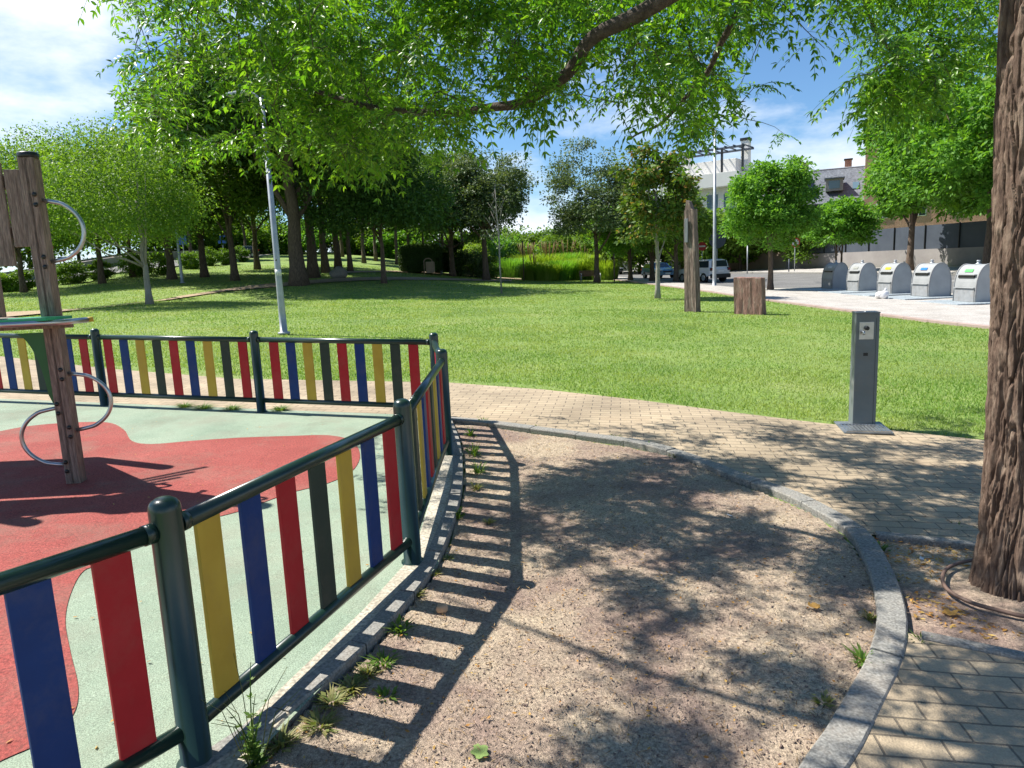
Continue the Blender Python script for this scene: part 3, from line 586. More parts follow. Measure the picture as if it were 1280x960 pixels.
for i, (px, d, h, lm) in enumerate([(640, 120, 7, 'lf_mid'), (665, 112, 6.0, 'lf_mid'), (690, 116, 6.6, 'lf_dark'), (715, 100, 6, 'lf_mid'), (740, 110, 7, 'lf_mid'), (770, 95, 7.5, 'lf_mid'), (800, 90, 7, 'lf_mid'), (830, 86, 8, 'lf_light'), (868, 80, 7, 'lf_mid'), (893, 76, 6.4, 'lf_light'), (925, 74, 5.5, 'lf_mid'), (945, 78, 6.4, 'lf_dark')]):
    tree(px, d, ORD[i]+' from the left of the distant leafy trees along the street end', .2, h, 5.0, .8, lm, 9000, .32, seed=50+i, group='distant trees along the street')
for i, (px, d, h) in enumerate([(-160, 60, 10), (-80, 66, 10), (-20, 74, 11), (40, 80, 11), (100, 86, 11), (150, 92, 11), (200, 100, 12), (255, 110, 12)]):
    tree(px, d, ORD[i]+' from the left of the leafy trees beyond the left street', .22, h, 6.5, .8, ('lf_light', 'lf_mid')[i % 2], 10000, .32, seed=70+i, group='trees beyond the left street')
for i, (px, d, h, cw_) in enumerate([(1330, 40, 12, 5), (1420, 34, 12, 5), (-330, 50, 11, 5), (-260, 30, 9, 4)]):
    tree(px, d, ORD[i]+' of the leafy trees standing outside the picture edges', .25, h, cw_, 2.2, 'lf_mid', 12000, .28, seed=80+i, group='outer park trees')

for i, (px, d, h) in enumerate([(225, 100, 5), (262, 104, 5.5), (300, 108, 5), (338, 106, 5.5), (372, 110, 5), (408, 106, 5.5), (440, 110, 5), (474, 106, 5.5), (508, 104, 5), (540, 106, 5.5), (572, 100, 5), (604, 98, 5), (636, 92, 4.2)]):
    tree(px, d, ORD[i]+' from the left of the low sunlit trees closing the grove', .18, h, 5.2, -.2, ('lf_light', 'lf_mid', 'lf_bright')[i % 3], 7000, .34, seed=140+i, group='low trees closing the grove', low=-.95)
# bare sapling
p = at(627, 37.5); o = thing('bare_sapling', p, 'leafless pale sapling with upswept twigs standing on the lawn', 'sapling'); m = MB()
m.tube([(0, 0, -.1), (-.03, 0, 1.5), (.0, 0, 3.0), (-.08, 0, 4.2), (-.1, 0, 5.6)], [.05, .045, .04, .03, .008], 8)
q = random.Random(5)
for z, a, ln_ in [(2.2, .5, 1.2), (2.3, 2.9, 1.3), (2.6, 1.7, 1.0), (3.0, 3.4, 1.2), (3.1, .1, 1.3), (3.5, 2.3, 1.0), (3.6, 5.2, 1.1), (4.0, 3.0, .9), (4.2, .6, .9), (4.6, 4.0, .7)]:
    e = Vector((math.cos(a)*ln_*.55, math.sin(a)*ln_*.4, ln_*.8)); s_ = Vector((-.02, 0, z)); m.tube([s_, s_+e*.5+Vector((0, 0, -.08)), s_+e], [.02, .014, .004], 5)
    for f in (.45, .7): m.tube([s_+e*f, s_+e*f+Vector((q.uniform(-.2, .2), q.uniform(-.1, .1), .35))], [.009, .003], 4)
m.build('stem', M_['bark_pale'], o)
for px, d, lb in ((655, 60, 'thin dark stake with ivy before the ornamental grasses'), (768, 54, 'slim rusty post at the edge of the pavement')):
    p = at(px, d); MB().tube([(0, 0, -.1), (0, 0, 3.4 if px < 700 else 2.2)], .05, 8).build('post', M_['bark'], None, lb, p)['category'] = 'post'

# bushes, hedges
def bush(px, d, r, h, lm, n, leaf, label, name='bush', group=None, seed=0, wy=None, **kw):
    p = at(px, d); me, C = crown_mesh('foliage', (0, 0, h*.48), (r, wy or r, h*.55), n, leaf, seed=seed, low=-.95, solid=.55, sig=.2, lump=.2, **kw)
    o = thing(name, p, label, 'bush' if name != 'hedge' else 'hedge', group); link('foliage', me, M_[lm], o)
    m = MB()
    for k in range(5): m.tube([(0, 0, -.05), (math.cos(k*1.3)*r*.5, math.sin(k*1.3)*r*.5, h*.6)], [.03, .012], 5)
    m.build('stems', M_['bark'], o); return o
gb = 'round bushes along the left street'
for i, (px, d, r, h, lb) in enumerate([(90, 50.5, 1.0, 1.45, 'leftmost clear round bush, right of the climbing tower'), (126, 52, .75, 1.3, 'small round bush left of a dark trunk'), (170, 54, 1.0, 1.75, 'tall round bush behind the slim leaning trunk'), (196, 56, 1.0, 1.75, 'wide round bush right of the slim leaning trunk'), (239, 64, .85, 1.5, 'round bush right of the thin grey lamp pole'), (262, 70, .9, 1.5, 'round bush half hidden by a leaning trunk'), (282, 72, .9, 1.4, 'round bush before the blue traffic sign'), (300, 78, .9, 1.6, 'farthest round bush of the street row'), (26, 46, .8, 1.2, 'yellowish round bush seen between the tower posts'), (2, 46, .8, 1.1, 'small bush at the very left edge')]):
    bush(px, d, r, h, 'lf_box', 4500, .11, 'yellow green '+lb, group=gb, seed=100+i)
# boxy clipped hedge: leaf shell over a rounded block
def hedge(px, d, sx, sy, h, label, lm='lf_hedge', n=16000, rz=0):
    p = at(px, d); o = thing('hedge', p, label, 'hedge', rz=rz)
    P = rng.uniform(-1, 1, (n, 3)); ax = rng.integers(0, 5, n); sgn = np.sign(rng.normal(size=n))
    P[ax < 2, 0] = sgn[ax < 2]; P[(ax >= 2) & (ax < 4), 1] = sgn[(ax >= 2) & (ax < 4)]; P[ax == 4, 2] = 1
    P = P/np.maximum(1, (np.abs(P)**5).sum(1)**.2)[:, None]*(1+rng.normal(0, .035, (n, 1))); P = P*np.array([sx, sy, h/2])+np.array([0, 0, h/2])
    V, Fa = leaf_quads(P, unit(n), unit(n), np.full(n, .13), np.full(n, .08)); link('foliage', mesh_np('hedge', V, Fa), M_[lm], o)
    MB().box((0, 0, h*.47), (sx*1.8, sy*1.8, h*.88), bev=.25).build('branches', M_['lf_hedge'], o); return o
hedge(527, 63, 1.75, 1.5, 2.4, 'dark green clipped hedge behind the litter bin')
hedge(553, 66, 1.0, 1.2, 2.3, 'second dark hedge right of the litter bin, behind the white pole')
for i, (px, lb) in enumerate([(572, 'narrow dark cypress column between the hedge and the bushes')]):
    p = at(px, 63); me, C = crown_mesh('foliage', (0, 0, 1.55), (.55, .55, 1.7), 6000, .12, low=-.98, lump=.1, seed=3, solid=.7); o = thing('cypress', p, lb, 'tree'); link('foliage', me, M_['lf_hedge'], o); MB().tube([(0, 0, -.1), (0, 0, 2.5)], [.1, .03], 7).build('trunk', M_['bark'], o)
bush(590, 64, 1.5, 2.2, 'lf_grey', 6000, .13, 'grey green shrub right of the cypress column', seed=120)
bush(606, 65, 1.5, 1.9, 'lf_mid', 6000, .13, 'olive shrub at the foot of the grey green tree', seed=121)
bush(588, 72, 2.0, 3.0, 'lf_yellow', 5000, .15, 'yellow green shrub behind the dark hedge', seed=122)
# ornamental grasses
def grass_clump(px, d, h, r, n, lm, label, seed, plumes=0):
    q = np.random.default_rng(seed); a = q.uniform(0, 2*PI, n); rr = q.uniform(0, .25, n)*r; hh = h*q.uniform(.55, 1.05, n); sp = q.uniform(.15, 1, n)*r
    rr = q.uniform(0, .75, n)**.6*r; sp = q.uniform(.1, 1, n)*r*.8; V = []; ca, sa = np.cos(a), np.sin(a); w_ = .03
    for t in (0, .45, .8, 1.):
        out_ = rr+sp*t**2; z = hh*(t*1.45-.55*t**3)
        ww_ = w_*(1-t*.85); V.append(np.c_[ca*out_-sa*ww_, sa*out_+ca*ww_, z]); V.append(np.c_[ca*out_+sa*ww_, sa*out_-ca*ww_, z])
    V = np.stack(V, 1); I = np.arange(n)[:, None]*8; Fa = np.concatenate([I+np.array([[2*k, 2*k+1, 2*k+3, 2*k+2]]) for k in range(3)])
    o = thing('ornamental_grass', at(px, d), label, 'plant', 'ornamental grass clumps behind the lawn'); link('blades', mesh_np('blades', V.reshape(-1, 3), Fa), M_[lm], o)
    if plumes:
        m = MB(); 
        for k in range(plumes): b_ = q.uniform(0, 2*PI); s_ = q.uniform(.1, .6)*r; m.tube([(math.cos(b_)*s_*.3, math.sin(b_)*s_*.3, h*.5), (math.cos(b_)*s_, math.sin(b_)*s_, h*1.15), (math.cos(b_)*s_*1.2, math.sin(b_)*s_*1.2, h*1.4)], [.01, .05, .01], 5)
        m.build('plumes', M_['lf_plume'], o)
for i, (px, d, h, r, lm, lb, pl) in enumerate([(668, 64, 1.9, 1.3, 'lf_yellow', 'yellow green arching clump, leftmost of the front grasses', 5), (683, 62.5, 1.7, 1.2, 'lf_yellow', 'bright arching grass clump left of centre', 0), (702, 64, 2.1, 1.4, 'lf_bright', 'tall fresh green grass clump behind the bench end', 0), (718, 66, 2.3, 1.4, 'lf_yellow', 'tall grass clump directly behind the bench', 0), (738, 66, 2.3, 1.4, 'lf_mid', 'darker grass clump by the holm oak trunk', 0), (756, 64, 2.1, 1.3, 'lf_yellow', 'rightmost grass clump beside the rusty post', 0), (640, 70, 2.3, 1.6, 'lf_bright', 'green grass clump left of the ivy stake', 0), (660, 74, 2.8, 1.7, 'lf_yellow', 'back grass clump with reddish plumes, left', 14), (686, 74, 2.9, 1.7, 'lf_yellow', 'back grass clump with reddish plumes, middle', 14), (708, 76, 3.1, 1.8, 'lf_bright', 'back grass clump rising highest, right of the plumes', 6), (730, 76, 3.0, 1.8, 'lf_yellow', 'back grass clump behind the holm oak', 4)]):
    grass_clump(px, d, h*.92, r*1.1, 1300, lm, lb, i, pl)

# ------------------------------------------------------------ the foreground tree
tb = G(1272, 748); TRX, TRY = tb[0]+.075, tb[1]+.10
FT = thing('shade_tree', (0, 0, 0), 'big rough barked tree at the right edge whose leafy branches hang over the whole view', 'tree')
def trunk_r(z): return .150+.022*np.exp(-z*6)+.012*np.exp(-(z-2.6)**2)
nth, nz_ = 420, 900; th = np.linspace(0, 2*PI, nth, endpoint=False); zz = np.linspace(-.12, 4.3, nz_); TH, ZZ = np.meshgrid(th, zz)
cx, sx = np.cos(TH), np.sin(TH)
wx = fbm(cx*2.2, sx*2.2, ZZ*2.2, 4, 21)*.45; wy = fbm(cx*2.2+5, sx*2.2, ZZ*2.2, 4, 25)*.45
f1 = np.abs(fbm(cx*5.2+wx*2.6, sx*5.2+wy*2.6, ZZ*2.0, 2, 31)); f2 = np.abs(fbm(cx*10+wx*4, sx*10+wy*4, ZZ*5.0, 2, 41)); f3 = fbm(cx*26, sx*26, ZZ*26, 4, 51)
plate = np.clip(f1*6.5, 0, 1); step = .5+.5*fbm(cx*7+wx*3, sx*7, ZZ*9, 2, 71)
Rr = trunk_r(ZZ)+.019*plate**.6*(.55+.45*step)+.014*np.clip(f2*5, 0, 1)*plate+.005*f3+.012*fbm(cx, sx, ZZ*1.2, 2, 61)
axx = TRX+.004*ZZ-.002*ZZ**2+.012*np.sin(ZZ*1.7); axy = TRY+.02*ZZ
V = np.stack([axx+cx*Rr, axy+sx*Rr, ZZ+T(TRX, TRY)], -1).reshape(-1, 3)
a = np.arange(nz_-1)[:, None]*nth+np.arange(nth)[None]; b_ = np.arange(nz_-1)[:, None]*nth+(np.arange(nth)[None]+1) % nth
Fa = np.stack([a, b_, b_+nth, a+nth], -1).reshape(-1, 4)
def bark_near():
    m = bpy.data.materials.new('furrowed_bark'); m.use_nodes = True; t = m.node_tree; p = t.nodes['Principled BSDF']; n = t.nodes.new; l = t.links.new
    tc = n('ShaderNodeTexCoord'); mp = n('ShaderNodeMapping'); mp.inputs['Scale'].default_value = (1, 1, .3); l(tc.outputs['Object'], mp.inputs[0])
    nz = n('ShaderNodeTexNoise'); nz.inputs['Scale'].default_value = 26; nz.inputs['Detail'].default_value = 9; nz.inputs['Roughness'].default_value = .65; l(mp.outputs[0], nz.inputs[0])
    cr = n('ShaderNodeValToRGB'); e = cr.color_ramp.elements; e[0].position = .34; e[0].color = (.05, .028, .018, 1); e[1].position = .70; e[1].color = (.25, .185, .135, 1); q = e.new(.5); q.color = (.125, .080, .056, 1)
    l(nz.outputs[0], cr.inputs[0]); l(cr.outputs[0], p.inputs['Base Color']); p.inputs['Roughness'].default_value = .92
    bp = n('ShaderNodeBump'); bp.inputs['Distance'].default_value = .012; l(nz.outputs[0], bp.inputs['Height']); l(bp.outputs[0], p.inputs['Normal']); return m
M_['bark_near'] = bark_near()
link('trunk', mesh_np('trunk', V, Fa, True), M_['bark_near'], FT)
top = np.array([TRX-.02, TRY+.08, 4.15])
limbs = [
    ([top, air(1120, -260, 3.4), air(980, -95, 3.7), air(830, 0, 4.0), air(745, 45, 4.15), air(705, 95, 4.3), air(655, 126, 4.5), air(600, 137, 4.7), air(520, 141, 4.95), air(430, 125, 5.2), air(350, 103, 5.4), air(305, 112, 5.55)], .058, .008),
    ([top, air(1180, -260, 3.8), air(1040, -110, 4.3), air(935, 0, 4.6), air(905, 48, 4.7), air(880, 95, 4.85), air(830, 150, 5.1), air(790, 172, 5.3)], .042, .006),
    ([top, air(1260, -150, 4.2), air(1150, -60, 5.0), air(1085, 0, 5.4), air(1110, 60, 5.7), air(1150, 110, 5.9)], .028, .007),
    ([top, np.array([1.3, 2.6, 4.5]), np.array([.2, 2.7, 4.6]), np.array([-.9, 3.0, 4.5]), np.array([-2.0, 3.4, 4.3]), np.array([-3.0, 4.2, 4.0])], .07, .012),
    ([top, np.array([1.6, 3.9, 4.7]), np.array([.5, 5.0, 4.7]), np.array([-.6, 6.0, 4.5]), np.array([-1.9, 6.6, 4.1])], .06, .012),
    ([top, np.array([2.4, 1.7, 4.6]), np.array([1.6, .8, 4.7]), np.array([.6, .3, 4.5])], .05, .012)]
NODES = []; PAR = []; RAD = []
for pts, ra, rb in limbs:
    C = catmull(pts, 7); m = MB(); rr = [ra+(rb-ra)*i/(len(C)-1) for i in range(len(C))]
    C = [c+np.array([0, 0, 1])*.006*math.sin(i*.7) for i, c in enumerate(C)]
    m.tube(C, rr, 12).build('limb', M_['limb'], FT)
    for c in C[5:]: NODES.append(c); PAR.append(-1)
MASK = [(105, -60), (112, 30), (150, 45), (138, 95), (150, 118), (165, 170), (180, 195), (215, 205), (255, 222), (300, 225), (340, 232), (372, 205), (400, 222), (440, 236), (485, 232), (530, 205), (562, 212), (590, 172), (620, 160), (650, 172), (690, 170), (720, 130), (760, 160), (800, 172), (845, 180), (862, 215), (885, 190), (905, 165), (940, 175), (970, 180), (1000, 150), (1040, 165), (1075, 175), (1110, 180), (1150, 165), (1200, 130), (1250, 110), (1290, 90), (1290, -30)]
HOLES = [([(925, 40), (1000, 20), (1075, 40), (1085, 110), (1060, 160), (1000, 140), (960, 165), (920, 120)], .04), ([(690, 130), (740, 70), (800, 70), (830, 110), (780, 150)], .45), ([(180, 20), (330, 30), (300, 100), (200, 110)], .5), ([(540, 40), (620, 40), (650, 120), (590, 130), (530, 110)], .3), ([(640, 90), (790, 60), (800, 150), (700, 165)], .5), ([(980, -20), (1090, -20), (1080, 60), (960, 60)], .3), ([(1100, 30), (1290, 30), (1290, 110), (1100, 110)], .95)]
def shadeok(g): return (g[0] > 1.6 and g[1] < 3) or fbm(g[0]*2.8, g[1]*2.8, 0, 3, 77) > -.04
SUNNY = [(560, 478), (840, 505), (830, 535), (640, 525), (860, 562), (720, 590), (640, 640), (690, 690), (740, 740), (640, 790), (690, 860), (560, 930), (0, 960), (0, 500)]
anch = []
while len(anch) < 1250:
    px = rng.uniform(100, 1290); py = rng.uniform(-70, 215)
    if not inpoly(px, py+(30 if px < 640 else 36), MASK): continue
    if any(bool(inpoly(px, py, h_)) and rng.random() > f for h_, f in HOLES): continue
    if px > 600 and rng.random() < .32: continue
    if px < 560 and rng.random() < .40: continue
    for _ in range(8):
        y = np.clip(rng.normal(5.5-(px-600)*.0004, .9), 4.1, 7.8); a_ = air(px, py, y); h_ = a_[2]; sh = a_-SUN/SUN[2]*h_; q = proj(sh)
        bad = 1 if bool(inpoly(q[0], q[1], SUNNY)) or (q[1] > 500 and not shadeok(sh)) else 0
        if not bad: break
    if bad and rng.random() < (.80 if q[0] > 560 or q[1] < 560 else .35): continue
    anch.append(a_)
# the part of the crown above the frame, which throws the dappled shade
SH = [([(640, 650), (760, 590), (870, 577), (1000, 625), (1090, 720), (1098, 800), (1040, 900), (980, 960), (640, 960), (690, 870), (700, 800), (790, 740), (830, 690), (690, 690)], 130), ([(840, 535), (930, 522), (1040, 540), (1230, 560), (1230, 670), (1080, 665), (950, 600), (870, 565)], 80), ([(1140, 790), (1400, 830), (1400, 1050), (1030, 1050)], 95), ([(360, 920), (560, 940), (560, 1100), (300, 1100)], 10), ([(1100, 680), (1300, 690), (1300, 800), (1140, 780)], 12), ([(1100, 500), (1260, 510), (1260, 560), (1120, 545)], 18)]
for poly, cnt in SH:
    k = 0; tries = 0; xs_ = [p[0] for p in poly]; ys_ = [p[1] for p in poly]
    while k < cnt and tries < 60000:
        tries += 1; px = rng.uniform(min(xs_), max(xs_)); py = rng.uniform(min(ys_), max(ys_))
        if not inpoly(px, py, poly): continue
        g = G(px, py)
        if not shadeok(g) and rng.random() < .9: continue
        h_ = rng.uniform(2.9, 4.9); a_ = g+SUN/SUN[2]*h_; q = proj(a_)
        if np.dot(a_-np.array([0, 0, H]), fw) < .2 or (-40 < q[0] < 1320 and q[1] > -60):
            if not inpoly(q[0], q[1], MASK) : continue
            if rng.random() < .5: continue
        anch.append(a_); k += 1
for k in range(60): anch.append(np.array([rng.uniform(-1.5, 4.0), rng.uniform(-1.5, 3.0), rng.uniform(4.2, 5.6)]))
anch = np.array(anch); NA = np.array(NODES)
d0 = np.min(np.linalg.norm(anch[:, None]-NA[None], axis=2), axis=1); anch = anch[np.argsort(d0)]
tw = MB(); tips = []; NL = [tuple(x) for x in NODES]; NAa = np.zeros((len(NODES)+9000, 3)); NAa[:len(NODES)] = NODES; cnt = len(NODES)
for A_ in anch:
    dd = np.linalg.norm(NAa[:cnt]-A_, axis=1); j = int(np.argmin(dd)); L_ = dd[j]; P0_ = NAa[j].copy(); ns = max(2, min(7, int(L_/.16)))
    pts = [P0_]; bow = rng.normal(0, .05, 3)*L_*1.5+np.array([0, 0, .10*L_])
    for s in range(1, ns+1):
        t = s/ns; pts.append(P0_+(A_-P0_)*t+bow*math.sin(PI*t)+rng.normal(0, .006, 3)*(t < 1))
    r_ = .0025+.0035*min(1.5, L_)
    tw.tube(pts, [r_+(.0016-r_)*i/ns for i in range(ns+1)], 5, cap=False)
    for p in pts[1:]:
        if cnt < len(NAa): NAa[cnt] = p; cnt += 1
    tips.append((pts[-2], pts[-1]))
tw.build('twigs', M_['limb'], FT)
# compound leaves: a stalk with paired pointed leaflets
P_, D_, N_, L_l = [], [], [], []; RA = []
for a0, a1 in tips:
    base_dir = (a1-a0)/(np.linalg.norm(a1-a0)+1e-6)
    for k in range(rng.integers(4, 7)):
        d = base_dir*.6+rng.normal(0, .75, 3); d[2] = d[2]*.6-.12; d /= np.linalg.norm(d); Lr = rng.uniform(.13, .25); st = a1+(a0-a1)*rng.random()*.9
        up = np.array([0, 0, 1.])+rng.normal(0, .35, 3); side = np.cross(d, up); side /= np.linalg.norm(side); nn = np.cross(side, d)
        npair = int(rng.integers(4, 8)); pr = st; prev = st
        for s in range(1, npair+1):
            t = s/npair; pr = st+d*Lr*t+np.array([0, 0, -1])*.09*Lr/.25*t*t
            RA.append((prev, pr)); prev = pr
            ll = rng.uniform(.034, .068)*(1-.25*abs(t-.6))
            for sg in (-1, 1):
                ld = side*sg*.85+d*.55+np.array([0, 0, -.30])+rng.normal(0, .2, 3); P_.append(pr); D_.append(ld/np.linalg.norm(ld)); N_.append(nn+rng.normal(0, .3, 3)); L_l.append(ll)
        ld = d+np.array([0, 0, -.5]); P_.append(pr); D_.append(ld/np.linalg.norm(ld)); N_.append(nn); L_l.append(.055)
P_ = np.array(P_); D_ = np.array(D_); N_ = np.array(N_); Ll = np.array(L_l); n = len(P_)
S_ = np.cross(D_, N_); S_ /= np.linalg.norm(S_, axis=1)[:, None]; U_ = np.cross(S_, D_); W = Ll*rng.uniform(.30, .42, n)
def o3(a, b, c): return P_+D_*(Ll*a)[:, None]+S_*(W*b)[:, None]+U_*(Ll*c)[:, None]
V = np.stack([o3(0.03, 0, 0), o3(.28, .46, .05), o3(.62, .38, .0), o3(1, 0, -.14), o3(.62, -.38, .0), o3(.28, -.46, .05), o3(.3, 0, -.01), o3(.64, 0, -.05)], 1)
I = np.arange(n)[:, None]*8
Fa = np.concatenate([I+np.array([[0, 1, 6, 6]]), I+np.array([[1, 2, 7, 6]]), I+np.array([[2, 3, 7, 7]]), I+np.array([[0, 6, 5, 5]]), I+np.array([[6, 7, 4, 5]]), I+np.array([[7, 3, 4, 4]])])
quads = Fa[Fa[:, 2] != Fa[:, 3]]; tris = Fa[Fa[:, 2] == Fa[:, 3]][:, :3]
tris = np.concatenate([tris, quads[:, [0, 1, 2]], quads[:, [0, 2, 3]]])
link('foliage', mesh_np('foliage', V.reshape(-1, 3), tris), M_['lf_near'], FT)
RA = np.array(RA); n = len(RA); a, b = RA[:, 0], RA[:, 1]; w3 = np.array([0, 0, .0012]); w4 = np.array([.0012, 0, 0])
V = np.stack([a-w3, b-w3, b+w3, a+w3, a-w4, b-w4, b+w4, a+w4], 1).reshape(-1, 3); I = np.arange(n)[:, None]*8
link('leaf_stalks', mesh_np('stalks', V, np.concatenate([I+np.array([[0, 1, 2, 3]]), I+np.array([[4, 5, 6, 7]])])), M_['weed'], FT)
print('leaflets', len(P_), 'anchors', len(anch))
# hose round the tree
hp = [G(1300, 700), G(1225, 703), G(1188, 712), G(1178, 726), G(1185, 742), G(1212, 757), G(1250, 768), G(1290, 776), G(1340, 770)]
o = MB().tube([c+np.array([0, 0, .018]) for c in catmull(hp, 6)], .0095, 10).build('drip_hose', M_['hose']); tag(o, 'brown irrigation hose looped round the foot of the big tree', 'hose')

# ------------------------------------------------------------ coloured fence
FE_ = thing('playground_fence', (0, 0, 0), 'dark green tube fence with red, blue, yellow and green slats round the playground', 'fence')
def z_(p): return float(T(p[0], p[1]))
PH = .90
def post(p):
    m = MB(); z = z_(p); m.lathe([(.062, z-.05), (.062, z+.012), (.048, z+.014), (.0475, z+PH-.035), (.0455, z+PH-.018), (.038, z+PH-.006), (.024, z+PH+.003), (.004, z+PH+.006)], (p[0], p[1], 0), 28)
    m.build('post', M_['post_green'], FE_)
for p in (P0, P1, P2, PB, PA, C1, C2, C3, C4): post(p)
def panel(a, b, cols, pitch=.219, wd=.108, rev=False):
    d = b-a; Ln = np.hypot(*d); u = d/Ln; ang = math.atan2(u[1], u[0]); a1 = a+u*.045; b1 = b-u*.045
    for zt, r in ((PH-.095, .029), (.135, .027)):
        MB().tube([(a1[0], a1[1], z_(a1)+zt), (b1[0], b1[1], z_(b1)+zt)], r, 20).build('rail', M_['post_green'], FE_)
    for e, s in ((a1, 1), (b1, -1)):
        e2 = e+u*s*.03; MB().tube([(e[0], e[1], z_(e)+PH-.095), (e2[0], e2[1], z_(e2)+PH-.095)], .0315, 20).build('collar', M_['post_green'], FE_)
    n = len(cols); st = (Ln-pitch*(n-1))/2
    for i, c in enumerate(cols):
        q = a+u*(st+i*pitch); z = z_(q); tl = math.atan2(-(z_(b)-z_(a)), Ln)
        me = MB(); me.box((q[0], q[1], z+(.15+PH-.11)/2), (wd, .016, PH-.11-.15), rz=ang, bev=.003)
        me.build('slat', M_[{'R': 'red', 'B': 'blue', 'Y': 'yellow', 'G': 'green'}[c]], FE_, {'R': 'red slat', 'B': 'blue slat', 'Y': 'yellow slat', 'G': 'dark green slat'}[c])
panel(P1, P2, 'YBRGYBR', .213)
panel(P2, PB, 'RGYBRGYBR')
panel(PB, PA, 'RGYBR', .22)
panel(C1, PA, 'RBYGRBYGR'[:9], .200)
panel(C2, C1, 'RBYGRBYGR')
panel(C3, C2, 'YGRBYGYBR'[:9])
panel(C4, C3, 'RBYGRBYGR')
panel(P0, P1, 'GYRBGYBR', .213)

# ------------------------------------------------------------ climbing tower at the left
pb = G(96, 603); TW = thing('climbing_tower', pb, 'wooden climbing tower with green platform edge and steel ring grips', 'play equipment', rz=math.radians(8))
def wpost(x, y, z0, z1, s=.105):
    m = MB(); m.box((x, y, (z0+z1)/2), (s, s, z1-z0), bev=.010)
    for k in (-1, 1): m.box((x+k*0, y-s/2-.0005, (z0+z1)/2), (.012, .003, z1-z0-.02)); 
    o = m.build('post', M_['wood'], TW)
    MB().lathe([(.062, z1-.002), (.066, z1+.004), (.066, z1+.03), (.055, z1+.038)], (x, y, 0), 24).build('post_cap', M_['cyl_dark'], o)
    return o
wpost(0, 0, -.05, 2.36); wpost(-.93, 1.06, 1.23, 2.36); wpost(-1.45, -.05, -.05, 2.5); wpost(-2.3, .9, -.05, 3.0)
for k in range(9):
    a_, b_ = (-.02-.10*k, .06+.115*k), (-2.2, .06+.115*k)
    MB().prism([a_, (a_[0]-.096, a_[1]+.11), (-2.2, a_[1]+.11), b_], 1.198, 1.232).build('deck_board', M_['wood'], TW)
m = MB(); m.box((-.55, -.10, 1.19), (1.45, .04, .04), bev=.005); m.build('deck_beam', M_['wood'], TW)
m = MB(); m.prism([(-1.3, -.34), (.10, -.30), (.17, -.08), (.10, .02), (-1.3, .02)], 0, .018, Matrix.Translation((0, -.0, 1.235))); m.build('platform_edge', M_['green_plastic'], TW)
MB().lathe([(.07, 1.2535), (.07, 1.2560)], (-.28, -.18, 0), 20).build('grip_hole', M_['cyl_dark'], TW)
# green bracket
pr = [(0, 0)]+[(-.20-.0*t, 0) for t in (0,)]+[(-.20+.20*math.sin(t)*.85, -.55+.55*math.cos(t)) for t in np.linspace(.15, 1.4, 9)]+[(0, -.55)]
MB().prism(pr, -.012, .012, Matrix.Translation((-.055, -.02, 1.14)) @ Matrix.Rotation(PI/2, 4, 'X')).build('bracket', M_['dark_green_plastic'], TW)
def ring(x, z0, z1, out_, y=-.0):
    C = [(x, y, z1)]+[(x+out_*math.sin(t)*1.0, y, (z0+z1)/2+(z1-z0)/2*math.cos(t)) for t in np.linspace(.45, PI-.45, 14)]+[(x, y, z0)]
    o = MB().tube([tuple(c) for c in catmull(C, 2)], .0145, 12).build('ring_grip', M_['steel'], TW)
    m = MB()
    for z in (z0, z1):
        for dz in (-.035, .035): m.ball((x*.6, -.058, z+dz), .016, (1, .7, 1), 2)
    m.build('bolt', M_['cyl_dark'], o)
ring(.05, 1.64, 2.07, .245); ring(.05, .40, .83, .27); ring(-.05, .14, .58, -.28)
MB().tube([(-1.3, -.33, 1.22), (.02, -.30, 1.22), (.16, -.20, 1.215), (.24, -.02, 1.215)], .020, 12).build('edge_tube', M_['steel'], TW)
MB().lathe([(.021, 0), (.021, .03), (.015, .035)], (.255, 0, 1.20), 14).build('tube_cap', M_['yellow'], TW)
for k, (x, z0, z1) in enumerate([(-.10, 1.75, 2.28), (-.235, 1.62, 2.33), (-.38, 1.75, 2.28), (-.53, 1.62, 2.33), (-.68, 1.7, 2.3), (-.84, 1.62, 2.33)]): MB().box((x, -.02, (z0+z1)/2), (.12, .03, z1-z0), bev=.006).build('side_board', M_['wood'], TW)
for z in (1.85, 2.2): MB().box((-.5, .012, z), (.95, .03, .09), bev=.005).build('cross_rail', M_['wood'], TW)
m = MB()
for k in range(9): MB().box((-1.55-k*.09, .02+k*.11, 1.95), (.11, .03, .9), rz=-.85, bev=.006).build('side_board', M_['wood'], TW)
for k in range(7): MB().tube([(-1.5+k*.02, -.05+k*.16, 2.35+.1*k), (-.95+k*.0, .25+k*.16, 2.35+.1*k)], .02, 8).build('rung', M_['steel'], TW)

# ------------------------------------------------------------ drinking fountain
fb = G(1077, 531); FO = thing('drinking_fountain', fb, 'grey metal drinking fountain pillar with steel plate standing at the path edge', 'fountain', rz=math.radians(-14))
MB().box((0, 0, .545), (.205, .175, 1.09), bev=.006).build('pillar', M_['fount'], FO)
MB().box((0, 0, 1.097), (.212, .182, .014), bev=.004).build('cap', M_['fount'], FO)
pl = MB().box((-.01, -.0885, .93), (.125, .006, .165), bev=.002).build('tap_plate', M_['steel'], FO)
m = MB(); m.lathe([(.02, 0), (.02, .03), (.012, .034)], (-.01, 0, 0), 14); o = m.build('push_button', M_['cyl_dark'], pl); o.rotation_euler = (PI/2, 0, 0); o.location = (0, -.09, .955)
MB().tube([(-.045, -.09, .92), (-.045, -.14, .925), (-.045, -.155, .90)], .011, 10).build('spout', M_['steel'], pl)
MB().box((-.01, -.0885, .705), (.04, .004, .03)).build('keyhole_plate', M_['cyl_dark'], FO)
